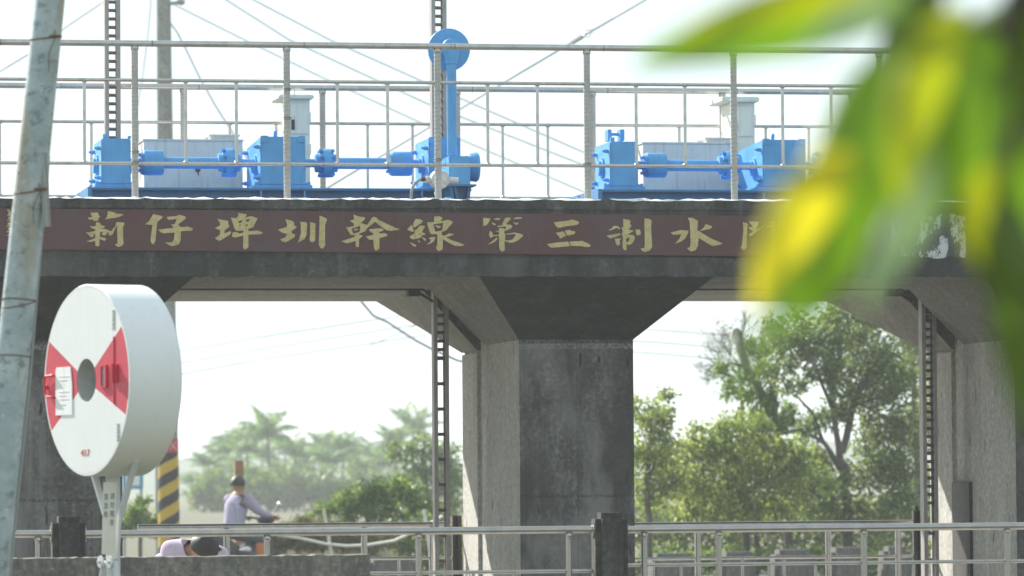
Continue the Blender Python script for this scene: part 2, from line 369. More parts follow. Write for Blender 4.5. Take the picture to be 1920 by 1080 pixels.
M['leaf_pl'] = leafmat('palm leaves', [(0.1, (0.05, 0.14, 0.05)), (0.5, (0.13, 0.27, 0.08)), (0.9, (0.30, 0.42, 0.12))])
M['leaf_dry'] = leafmat('dry leaves', [(0.1, (0.18, 0.15, 0.08)), (0.5, (0.27, 0.23, 0.13)), (0.9, (0.36, 0.31, 0.2))], 0.3)
M['leaf_tuft'] = leafmat('grass tufts', [(0.1, (0.10, 0.09, 0.04)), (0.5, (0.16, 0.16, 0.06)), (0.9, (0.26, 0.22, 0.11))], 0.35)
M['bark'] = concrete('tree bark', (0.07, 0.06, 0.05), (0.12, 0.105, 0.09), (0.18, 0.16, 0.14), 0.4)
k = NT('ground soil and grass'); c = k.mix(k.ramp(k.noise(0.5, 6, 0.7), [(0.4, 0.0), (0.6, 1.0)]), (0.10, 0.085, 0.05), (0.06, 0.08, 0.03)); c = k.mix(k.ramp(k.noise(9, 6, 0.7), [(0.4, 0.0), (0.7, 0.5)]), c, (0.14, 0.12, 0.075)); M['ground'] = k.done(c, 0.95)
k = NT('dry earth bank'); c = k.mix(k.ramp(k.noise(2.5, 6, 0.7), [(0.4, 0.0), (0.6, 1.0)]), (0.11, 0.088, 0.055), (0.075, 0.085, 0.035)); M['earth'] = k.done(c, 0.95, bump=k.noise(6, 6, 0.7), bstr=0.8, bdist=0.1)
M['asphalt'] = concrete('asphalt', (0.04, 0.04, 0.042), (0.055, 0.055, 0.057), (0.08, 0.08, 0.08), 0.1)
M['hill'] = NT('far wooded hill').done((0.06, 0.09, 0.05), 0.95)
k = NT('canal water'); M['water'] = k.done((0.24, 0.225, 0.17), 0.12, bump=k.noise(3, 4, 0.5), bstr=0.1, bdist=0.05)
# ------------------------------------------------------------------ setting: ground, canal, road
def sheet(name, x0, x1, y0, y1, z, mat): return MB().add([(x0, y0, z), (x1, y0, z), (x1, y1, z), (x0, y1, z)], [(0, 1, 2, 3)]).build(name, mat)
CX0, CX1, CY0, CY1 = -16.0, 16.0, -4.6, 22.0
g = MB(); R = 1400.0
xs = [-R, CX0, CX1, R]; ys = [-R, CY0, CY1, R]
for i in range(3):
    for j in range(3):
        if i == 1 and j == 1: continue
        g.add([(xs[i], ys[j], 0), (xs[i + 1], ys[j], 0), (xs[i + 1], ys[j + 1], 0), (xs[i], ys[j + 1], 0)], [(0, 1, 2, 3)])
g.add([(CX0, CY0, -2.2), (CX1, CY0, -2.2), (CX1, CY1, -2.2), (CX0, CY1, -2.2)], [(0, 1, 2, 3)])
for a, b in (((CX0, CY0), (CX1, CY0)), ((CX1, CY0), (CX1, CY1)), ((CX1, CY1), (CX0, CY1)), ((CX0, CY1), (CX0, CY0))):
    g.add([(a[0], a[1], -2.2), (b[0], b[1], -2.2), (b[0], b[1], 0), (a[0], a[1], 0)], [(0, 1, 2, 3)])
tag(g.build('ground', M['ground']), None, None, kind='structure')
tag(sheet('canal_water', CX0, CX1, CY0, CY1, -0.9, M['water']), None, None, kind='structure')
tag(sheet('far_road', -200, 200, 31.0, 42.0, 0.006, M['asphalt']), None, None, kind='structure')
tag(sheet('bank_walkway', CX0, CX1, -7.0, CY0, 0.005, M['pier_side']), None, None, kind='structure')
# ------------------------------------------------------------------ gate bridge
ZT = onY(960, 375.5, 0).z; ZB = onY(960, 517, 0).z
YP, YS0, YS1, YB, YD = 0.8, 2.16, 2.42, 3.1, 4.7
ZH = onY(1080, 637, YP).z
XL, XR = onY(973, 640, YP).x, onY(1187, 640, YP).x
XHL, XHR = onY(900, 518, 0).x, onY(1345, 518, 0).x
HW = ((XL - XHL) + (XHR - XR)) / 2
SP = ((XHR - onY(373, 516, 0).x) + (onY(1905, 640, YP).x - XL)) / 2
X0, X1 = onY(-900, 500, 0).x, onY(2500, 500, 0).x
print('ZT %.3f ZB %.3f ZH %.3f XL %.3f XR %.3f HW %.3f %.3f SP %.3f X %.2f %.2f' % (ZT, ZB, ZH, XL, XR, XL - XHL, XHR - XR, SP, X0, X1))
BR = thing('gate_bridge', 'dark stained concrete sluice gate bridge with a maroon name panel', 'gate bridge', ((XL + XR) / 2, YP, 0))
d = MB().box(X0, X1, 0.05, YD, ZB, ZT - 0.004)
deck = d.build('deck', M['soffit'], BR)
f = MB()
# fascia face built as a strip with a slightly broken lower and upper edge
def ragged_strip(mb, xa, xb, za, zb, y0, y1, step, jit, seed, top=True, bot=True):
    r = random.Random(seed); n = int((xb - xa) / step); pa = []; 
    zs = lambda z, on: [z + (r.gauss(0, jit) if on else 0) for _ in range(n + 1)]
    lo, hi = zs(za, bot), zs(zb, top); vs = []
    for i in range(n + 1):
        x = xa + (xb - xa) * i / n
        vs += [(x, y0, lo[i]), (x, y0, hi[i]), (x, y1, hi[i]), (x, y1, lo[i])]
    fs = []
    for i in range(n):
        a, b = i * 4, i * 4 + 4
        for q in range(4): fs.append((a + q, a + (q + 1) % 4, b + (q + 1) % 4, b + q))
    fs += [(0, 1, 2, 3), (n * 4 + 3, n * 4 + 2, n * 4 + 1, n * 4)]
    mb.add(vs, fs)
ZPB, ZPT = onY(800, 475.5, 0).z, onY(800, 398.5, 0).z
ragged_strip(f, X0, X1, ZB - 0.006, ZPB - 0.03, -0.018, 0.06, 0.05, 0.0035, 1)
ragged_strip(f, X0, X1, ZPT + 0.025, ZT, -0.012, 0.06, 0.06, 0.004, 2)
f.box(X0, X1, 0.0, 0.06, ZPB - 0.05, ZPT + 0.05)
f.build('fascia', M['fascia'], BR, smooth=30)
mo = MB(); n_ = int((X1 - X0) / 0.04); rq = random.Random(3); vs = []
for i in range(n_ + 1):
    x = X0 + (X1 - X0) * i / n_; q = max(0.002, 0.010 + rq.gauss(0, 0.003)) if rq.random() > 0.06 else 0.001
    vs += [(x, 0.004, ZT - 0.006), (x, 0.004, ZT + 0.001), (x, 0.05, ZT + 0.004 + q), (x, 0.10, ZT + 0.006 + q * 1.1), (x, 0.10, ZT - 0.006)]
mo.add(vs, [(i * 5 + q, i * 5 + (q + 1) % 5, i * 5 + 5 + (q + 1) % 5, i * 5 + 5 + q) for i in range(n_) for q in range(5)])
mo.build('lit_edge_strip', M['lit_edge'], BR)  # added white strip, tilted to the sun, stands in for the sunlit slab edge
c = [onY(-30, 389.8, -0.022), onY(1612, 406.4, -0.022), onY(1612, 482.4, -0.022), onY(-30, 467.4, -0.022)]
pn = MB().add([tuple(q) for q in c] + [(q.x, 0.02, q.z) for q in c], [(0, 1, 2, 3), (7, 6, 5, 4), (0, 4, 5, 1), (1, 5, 6, 2), (2, 6, 7, 3), (3, 7, 4, 0)])
panel = pn.build('name_panel', M['granite'], BR, bevel=0.003)
jn = MB()
for q in (283, 405, 575, 741, 900, 1007, 1115, 1286):
    a, b = onY(q, 392 + q * 0.0102, -0.0235), onY(q + 0.8, 470 + q * 0.0092, -0.0235)
    jn.box(a.x, b.x, -0.0236, -0.0215, b.z, a.z)
separate(jn.build('joint', M['corbel'], panel))
fl = MB(); a, b = onY(1672, 402, -0.01), onY(1812, 483, -0.01); ragged_strip(fl, a.x, b.x, b.z, a.z, -0.004, 0.02, 0.04, 0.01, 9)
fl.build('flaking_lime', M['flake'], BR)
CH = [
 (150, [[[(235,105),(400,100),(430,175),(470,190),(420,220),(415,285),(315,290),(290,255),(210,260),(175,215),(270,210)]],
  [[(625,70),(790,105),(810,130),(960,135),(975,155),(900,190),(780,225),(720,225),(650,240),(555,255),(605,205),(625,130)]],
  [[(360,320),(440,330),(490,395),(565,405),(540,440),(460,465),(540,465),(620,490),(700,525),(800,400),(820,315),(985,325),(1005,350),(985,400),(970,415),(968,600),(980,800),(960,840),(870,880),(800,845),(790,810),(840,810),(845,700),(835,400),(815,410),(740,585),(690,620),(640,605),(645,550),(620,545),(590,600),(540,620),(485,580),(520,560),(500,530),(450,545),(450,650),(560,670),(590,700),(560,740),(480,710),(440,690),(435,840),(400,865),(350,845),(340,735),(250,760),(140,755),(320,690),(345,665),(345,580),(305,600),(300,650),(240,650),(130,540),(190,550),(340,515),(350,480),(270,455),(215,410),(290,415),(360,400)]]]),
 (260, [[[(330,135),(520,180),(545,210),(420,315),(375,740),(330,825),(280,780),(270,700),(310,380),(145,365),(230,300)]],
  [[(630,200),(860,180),(900,150),(1040,185),(1070,220),(1030,265),(890,365),(940,430),(1050,425),(1100,415),(1215,455),(1220,490),(1190,515),(950,520),(945,720),(910,810),(770,860),(690,835),(590,775),(740,775),(790,720),(815,550),(560,570),(500,550),(445,485),(560,470),(790,450),(735,370),(815,360),(860,240),(700,270),(660,255)]]]),
 (390, [[[(210,245),(440,290),(460,320),(450,360),(480,395),(470,430),(375,500),(370,575),(500,520),(520,545),(505,590),(350,690),(260,740),(200,715),(155,680),(270,600),(275,505),(155,450),(280,385),(270,340)]],
  [[(685,110),(860,140),(870,160),(835,210),(970,185),(1090,220),(1115,250),(1080,300),(1020,430),(900,470),(920,525),(1110,505),(1240,550),(1200,590),(910,600),(910,880),(840,935),(790,900),(795,620),(620,665),(540,640),(560,545),(640,540),(700,575),(795,555),(795,505),(640,515),(600,470),(515,215),(640,230),(690,160)],
   [(690,290),(770,270),(765,325),(695,345)],[(840,265),(940,245),(915,310),(865,305)],[(700,375),(740,370),(725,430)],[(840,390),(905,350),(890,395),(845,415)]]]),
 (510, [[[(300,245),(460,290),(500,330),(495,395),(545,410),(550,440),(440,520),(450,575),(520,590),(510,650),(400,725),(300,770),(230,755),(185,705),(300,660),(345,600),(320,580),(220,550),(135,485),(330,425),(345,370)]],
  [[(635,310),(770,320),(790,345),(780,600),(730,700),(590,775),(605,725),(650,560),(650,390)]],
  [[(860,315),(985,350),(975,420),(970,730),(930,770),(880,765),(845,720),(860,560)]],
  [[(1070,170),(1190,215),(1235,240),(1230,290),(1195,380),(1195,850),(1150,910),(1095,900),(1055,830),(1068,400)]]]),
 (635, [[[(335,150),(450,190),(590,210),(600,240),(500,340),(540,350),(640,385),(760,210),(790,195),(850,215),(890,265),(1150,385),(1290,450),(1375,475),(1340,490),(1180,515),(1070,495),(960,420),(825,310),(650,445),(600,520),(460,580),(465,610),(520,610),(540,635),(460,695),(455,870),(420,885),(385,860),(385,740),(220,790),(160,790),(65,745),(240,690),(380,640),(370,615),(280,605),(250,570),(165,430),(240,430),(350,400),(345,350),(250,290),(350,250)],[(285,465),(490,400),(470,540),(330,580)]],
  [[(325,475),(440,465),(430,490),(380,510)]],
  [[(675,480),(900,455),(980,465),(1020,495),(915,540),(910,575),(1040,565),(1090,590),(1090,630),(920,680),(915,920),(835,965),(800,920),(780,710),(690,715),(610,640),(770,605),(780,570),(730,545)]]]),
 (755, [[[(290,245),(400,255),(460,295),(420,340),(260,440),(240,420),(240,340)]],[[(205,375),(225,420),(250,535),(180,525),(100,480)]],
  [[(270,490),(310,490),(390,395),(490,400),(500,420),(430,540),(510,575),(500,605),(430,610),(430,640),(400,665),(330,690),(290,690)],[(345,608),(395,565),(405,588),(395,600)]],
  [[(265,560),(280,700),(240,710),(180,680),(160,635),(230,600)]],[[(430,650),(525,690),(515,735),(490,735)]],[[(345,715),(395,755),(380,780),(355,760)]],[[(155,780),(200,780),(315,840),(280,875),(240,855)]],
  [[(715,190),(830,185),(895,220),(890,250),(845,295),(930,285),(1020,260),(1110,300),(1125,330),(980,500),(880,540),(880,600),(960,650),(1090,720),(1400,825),(1320,860),(1180,850),(1090,810),(905,700),(900,930),(820,970),(770,940),(750,870),(780,850),(785,590),(640,585),(600,520),(550,320),(705,320)],[(690,365),(915,335),(890,500),(735,535)]],
  [[(720,390),(860,405),(865,430),(800,455)]],[[(915,640),(1040,570),(1165,590),(1060,635),(960,655)]],[[(580,685),(650,650),(740,655),(700,750),(630,800),(530,825),(620,760),(640,705)]]]),
 (890, [[[(195,220),(360,235),(310,340),(260,390),(190,400)]],[[(430,245),(500,225),(585,235),(550,270),(460,265)]],[[(370,320),(470,355),(475,380),(440,390)]],
  [[(690,220),(790,215),(825,235),(720,345),(720,370),(810,380),(850,410),(820,460),(670,520),(670,590),(900,550),(1060,590),(1095,610),(1070,650),(940,750),(830,785),(740,765),(670,740),(680,940),(640,980),(590,965),(555,900),(550,630),(420,635),(360,675),(325,610),(330,550),(350,515),(400,550),(410,610),(550,600),(550,550),(465,515),(550,510),(545,450),(640,455),(690,480),(715,410),(620,425),(540,430),(495,405),(620,385),(650,300)],[(690,600),(920,585),(920,620),(850,710),(740,735),(685,720)]],
  [[(865,235),(960,205),(1065,210),(1065,240),(900,250)]],[[(865,315),(930,340),(980,325),(985,350),(945,380),(910,365)]],[[(285,825),(400,745),(490,665),(515,690),(480,740),(400,790)]]]),
 (1010, [[[(345,320),(690,280),(745,255),(880,300),(910,320),(900,360),(830,385),(620,410),(440,450),(390,410)]],[[(385,560),(555,525),(625,620),(480,690),(470,650)]],[[(590,510),(700,490),(740,515),(820,525),(825,560),(780,595),(650,620)]],
  [[(185,810),(380,780),(660,755),(710,855),(330,895),(260,885)]],[[(690,755),(920,745),(970,735),(1080,785),(1170,830),(1160,870),(1100,880),(940,855),(735,855)]]]),
 (1125, [[[(520,245),(650,265),(690,300),(670,360),(705,390),(700,420),(640,490),(750,500),(740,530),(610,600),(740,605),(785,650),(770,730),(720,800),(640,835),(600,800),(595,940),(545,955),(515,900),(505,770),(525,680),(490,580),(515,540),(485,430),(530,430)],[(590,690),(650,660),(670,680),(640,760),(600,765),(580,735)]],
  [[(180,490),(260,465),(310,400),(400,405),(460,465),(440,480),(380,445),(240,505)]],[[(145,620),(440,570),(470,590),(400,635),(230,685)]],[[(335,690),(490,685),(440,725),(450,820),(410,845),(365,820)]],[[(800,480),(890,485),(915,530),(915,600),(850,620),(815,590)]],
  [[(1000,235),(1110,245),(1170,290),(1150,400),(1160,620),(1175,880),(1110,960),(1010,990),(960,970),(915,910),(1000,900),(1010,800),(1005,550),(1000,400)]]]),
 (1245, [[[(540,220),(640,220),(765,290),(750,510),(800,525),(930,610),(1090,700),(1325,800),(1250,830),(1110,855),(1040,830),(780,670),(765,850),(710,950),(610,980),(515,905),(585,880),(600,800),(580,320)]],
  [[(145,555),(370,495),(540,510),(555,530),(480,680),(390,750),(250,805),(350,690),(390,590),(220,605)]],[[(805,520),(900,440),(940,360),(1060,400),(1090,430),(1050,465)]]]),
 (1370, [[[(275,320),(385,350),(370,500),(360,890),(300,950),(230,895),(260,820),(290,500)]],[[(420,300),(640,310),(600,420),(575,500),(750,390),(830,340),(740,410),(600,520),(520,590),(450,635),(405,590),(500,550),(500,510),(440,480),(400,435),(500,430),(490,390),(440,350)]],
  [[(860,300),(1010,310),(1030,900),(960,960),(880,890),(940,860),(930,430),(830,440),(830,400),(920,390),(915,340),(870,345)]]]),
]
for x0, strokes in CH:
    m = MB()
    for i, pl in enumerate(strokes):
        yf = -0.0262 - i * 0.0005
        def fn(x, y, t, x0=x0, yf=yf):
            q = onY(x0 + x / 12.0, 390 + y / 12.0, yf); return (q.x, yf + t * 0.006, q.z)
        m.plate(pl, fn, 1)
    m.build('character', M['gold'], panel)
m = MB()
for i, (x, y, ww, hh) in enumerate([(16,393,5,2),(18,396,4,6),(17,402,6,2.5),(18,406,4,5),(16.5,412,6,2),(17,417,5,5),(15.5,423,6,2),(17,427,4,4),(15,433,5,2.5),(15.5,440,4,2)]):
    a, b = onY(x - ww / 2, y, -0.027), onY(x + ww / 2, y + hh, -0.027); m.box(a.x, b.x, -0.027 - i * 0.0004, -0.021, b.z, a.z)
m.build('character', M['gold'], panel)
# piers: column + flared head, gate slot on both sides
def pier(dx, first):
    m = MB(); s = MB(); h = MB(); xl, xr = XL + dx, XR + dx; zb = -2.3; zh = ZH; zs = ZB + 0.004
    sl = 0.012
    m.hexa([(xl, YP, zb), (xr, YP, zb), (xr, YS0, zb), (xl, YS0, zb)], [(xl, YP, zh), (xr, YP, zh), (xr, YS0, zh), (xl, YS0, zh)])
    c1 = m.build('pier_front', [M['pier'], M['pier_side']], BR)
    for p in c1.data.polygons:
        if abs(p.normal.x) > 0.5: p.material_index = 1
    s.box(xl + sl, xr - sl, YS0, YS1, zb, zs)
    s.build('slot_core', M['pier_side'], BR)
    s2 = MB().box(xl - 0.015, xr + 0.015, YS1, YB, zb, zh - 0.03)
    s2.build('pier_back', M['pier_side'], BR, bevel=0.02)
    h.hexa([(xl, YP, zh), (xr, YP, zh), (xr, YS0 - 0.002, zh), (xl, YS0 - 0.002, zh)], [(xl - HW, 0.012, zs), (xr + HW, 0.012, zs), (xr + HW, YS0 - 0.002, zs), (xl - HW, YS0 - 0.002, zs)])
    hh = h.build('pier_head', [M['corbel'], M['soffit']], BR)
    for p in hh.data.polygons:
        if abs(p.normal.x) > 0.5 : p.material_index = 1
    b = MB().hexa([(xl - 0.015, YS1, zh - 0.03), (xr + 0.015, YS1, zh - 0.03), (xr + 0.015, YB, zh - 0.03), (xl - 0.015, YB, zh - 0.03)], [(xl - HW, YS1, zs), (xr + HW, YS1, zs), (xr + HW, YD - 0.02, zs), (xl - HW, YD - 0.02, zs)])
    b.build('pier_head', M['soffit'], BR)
    br = MB().box(xl - 0.05, xl + 0.02, YS0 + 0.02, YS1 - 0.02, zh + 0.12, zh + 0.16)
    br.build('bracket', M['dark_steel'], BR)
for i, dx in enumerate((-2 * SP, -SP, 0, SP, 2 * SP)): pier(dx, i == 2)
wk = MB().box(CX0, CX1, 2.0, 5.4, -0.2, -0.001); wk.build('walkway_slab', M['pier_side'], BR)
sm = MB()
for dx in (-SP, 0, SP):
    sm.box(XL + dx - HW - 1.9, XL + dx - HW - 0.02, YS0 + 0.04, YS0 + 0.09, ZB - 0.012, ZB + 0.02)
separate(sm.build('slot_shade_strip', M['dark_steel'], BR))  # dark strips stand in for the shaded gate slot groove in the soffit
for dx in (0, SP):
    b = MB(); p, q = onY(764, 541, 2.25), onY(786, 556, 2.25); b.box(p.x + dx, q.x + dx, 2.2, 2.32, q.z, p.z)
    p, q = onY(787, 550, 2.25), onY(812, 566, 2.25); b.tube([(p.x + dx, 2.25, p.z), (q.x + dx, 2.25, q.z)], 0.011, 6)
    b.build('bracket', M['dark_steel'], BR)
a, b = onY(1787, 902, 1.9), onY(1815, 902, 1.0)
MB().box(XL + SP - 0.024, XL + SP + 0.005, 1.95, 2.44, -2.2, onY(1800, 903, 2.1).z).build('slot_shade', M['dark_steel'], BR, bevel=0.006)  # dark plate stands in for the shade inside the recessed gate slot
# ------------------------------------------------------------------ upper railings
def railing(name, label, group, Y, px_posts, py_ref, pz, base_z, ends, nb=2, rt=0.0225, rm=0.0125, rb=0.0115, rp=0.024, pm=None, wraps=True, mid_gap=0.0, skip=()):
    xs = [onZ(q, Y, base_z + 0.5) for q in px_posts]
    zt, zm, zl = pz
    t = thing(name, label, 'railing', (xs[len(xs) // 2], Y, base_z), group)
    xa, xb = (onZ(ends[0], Y, zt), onZ(ends[1], Y, zt))
    MB().tube([(xa, Y, zt), (xb, Y, zt)], rt, 14).build('top_rail', pm or M['steel'], t, smooth=40)
    j = MB()
    for x in xs: j.lathe([(0, rt + 0.0015), (0.006, rt + 0.0015)], (x + 0.12, Y, zt), (1, 0, 0), 14)
    separate(j.build('joint_band', M['rackdk'], t, smooth=40))
    for z in (zm, zl):
        if z is None: continue
        MB().tube([(xa, Y, z), (xb, Y, z)], rm, 10).build('mid_rail', pm or M['steel'], t, smooth=40)
    proto = None
    for x in xs:
        if proto is None:
            m = MB().tube([(x, Y, base_z), (x, Y, zt - rt - 0.02)], rp, 14); m.lathe([(0, rp + 0.012), (0.012, rp + 0.01)], (x, Y, base_z), (0, 0, 1), 14)
            proto = m.build('post', M['post_s'] if wraps else (pm or M['steel']), t, smooth=40)
            cp = MB().sphere((x, Y - 0.004, zt - rt - 0.012), (rp + 0.006, rp + 0.006, rp * 0.95)).build('cap', pm or M['steel'], proto, smooth=60); px = x
            fr = [proto, cp]
        else:
            c = copy_tree(proto, t); c.location = (x - px, 0, 0)
    pb = None
    for i in range(len(xs) - 1):
        for k in range(nb):
            if (i, k) in skip: continue
            x = xs[i] + (xs[i + 1] - xs[i]) * ((k + 1) / (nb + 1) + mid_gap)
            if pb is None:
                zlo, zhi = (zl, zm) if zl is not None else (base_z, zm)
                m = MB().tube([(x, Y, zlo), (x, Y, zhi)], rb, 10); m.sphere((x, Y, zlo + rm), (rb + 0.006, rb + 0.006, 0.01), 8, 6); m.sphere((x, Y, zhi - rm), (rb + 0.006, rb + 0.006, 0.01), 8, 6)
                pb = m.build('baluster', pm or M['steel'], t, smooth=40); bx = x
            else:
                c = pb.copy(); COL.objects.link(c); c.parent = t; c.location = (x - bx, 0, 0)
    return t
G1 = 'stainless railings along the top of the gate bridge'
YF = 0.1
UZ = (onY(821, 87, YF).z, onY(821, 155, YF).z, onY(821, 309.5, YF).z)
YR = 3.85
railing('metal_railing', 'front stainless railing along the near edge of the bridge deck', G1, YF, [-316, -32, 253, 538, 821, 1101, 1376, 1650, 1921, 2190], 87, UZ, ZT, (-420, 2300))
BZ = (onY(858, 167, YR).z, onY(858, 233, YR).z, onY(858, 371, YR).z)
print('rail z front', UZ, 'back', BZ, 'ZT', ZT)
railing('metal_railing', 'rear stainless railing behind the blue hoists, seen between the front bars', G1, YR, [-428, -172, 85, 344, 605, 858, 1112, 1355, 1598, 1840, 2080], 167, BZ, ZT, (-520, 2200))
# wire twisted round three posts of the front railing
for q, y in ((253, 285), (253, 305), (538, 168), (538, 222), (821, 300), (1101, 308)):
    p = onY(q, y, YF); m = MB()
    n = 40; m.tube([(p.x + 0.028 * math.cos(a * 0.5), YF + 0.028 * math.sin(a * 0.5), p.z + 0.004 * math.sin(a * 0.23) * 2) for a in range(n)], 0.0022, 5)
    m.tube([(p.x + 0.02, YF - 0.03, p.z), (p.x + 0.05, YF - 0.04, p.z + 0.012), (p.x + 0.045, YF - 0.04, p.z - 0.05)], 0.002, 5)
    tag(m.build('wire_tie', M['rackdk'], base=p), {(253, 285): 'upper dark wire wound round the front railing post beside the left gearbox', (253, 305): 'lower dark wire wound where the railing bar meets the post by the left gearbox', (538, 168): 'dark wire wound round the railing post near the cabinet roof', (538, 222): 'dark wire with a loose end on the post before the cabinet door', (821, 300): 'dark wire wound on the railing post before the crank pillar', (1101, 308): 'dark wire wound on the railing post beside the shackled gearbox'}[(q, y)], 'wire', 'wires twisted round railing posts')
# ------------------------------------------------------------------ racks (ladder-like lifting bars of the gates)
def rack(label, xc, ztop, zbot, rungs):
    Y0, Y1 = 2.23, 2.33; w2, fl = 0.058, 0.030
    t = thing('lifting_rack', label, 'lifting rack', (xc, Y0, zbot), 'ladder-like lifting racks of the gates')
    for sx in (-1, 1):
        m = MB(); xo, xi = xc + sx * w2, xc + sx * (w2 - fl)
        m.box(xo, xi, Y0, Y0 + 0.012, zbot, ztop); m.box(xo, xo - sx * 0.010, Y0 + 0.012, Y1, zbot, ztop); m.box(xo - sx * 0.010, xi, Y1 - 0.012, Y1, zbot, ztop)
        m.build('side_channel', M['rack'], t)
    pr = None
    for z in rungs:
        if pr is None:
            pr = MB().tube([(xc - w2 + 0.01, (Y0 + Y1) / 2, z), (xc + w2 - 0.01, (Y0 + Y1) / 2, z)], 0.013, 8).build('rung', M['rackdk'], t, smooth=40); z0 = z
        else:
            c = pr.copy(); COL.objects.link(c); c.parent = t; c.location = (0, 0, z - z0)
    return t
XC1 = onY(827, 700, 2.25).x; XC0 = onY(211, 120, 2.25).x; XC2 = XC1 + SP + 0.02
XC2 = onY(1743, 800, 2.25).x
zz = lambda y: onY(827, y, 2.25).z
p = 16.3 / (FPX / 34.3)
def rl(za, zb, st):
    o = []; z = za
    while z > zb: o.append(z); z -= st
    return o
rack('tall greased lifting rack behind the blue crank wheel, reaching down beside the middle pier', XC1, zz(-90), -0.6, rl(zz(-80), zz(270), p) + rl(zz(592), zz(672), p) + rl(zz(672) , -0.4, 3 * p))
rack('tall lifting rack standing up through the leftmost blue gearbox', XC0, zz(-90), 0.6, rl(zz(-84), zz(262), p))
rack('short lifting rack with close rungs hanging beside the right pier', XC2, zz(262), -0.6, rl(zz(540), onY(1743, 955, 2.25).z, p) + [onY(1743, 1000, 2.25).z, onY(1743, 1050, 2.25).z])
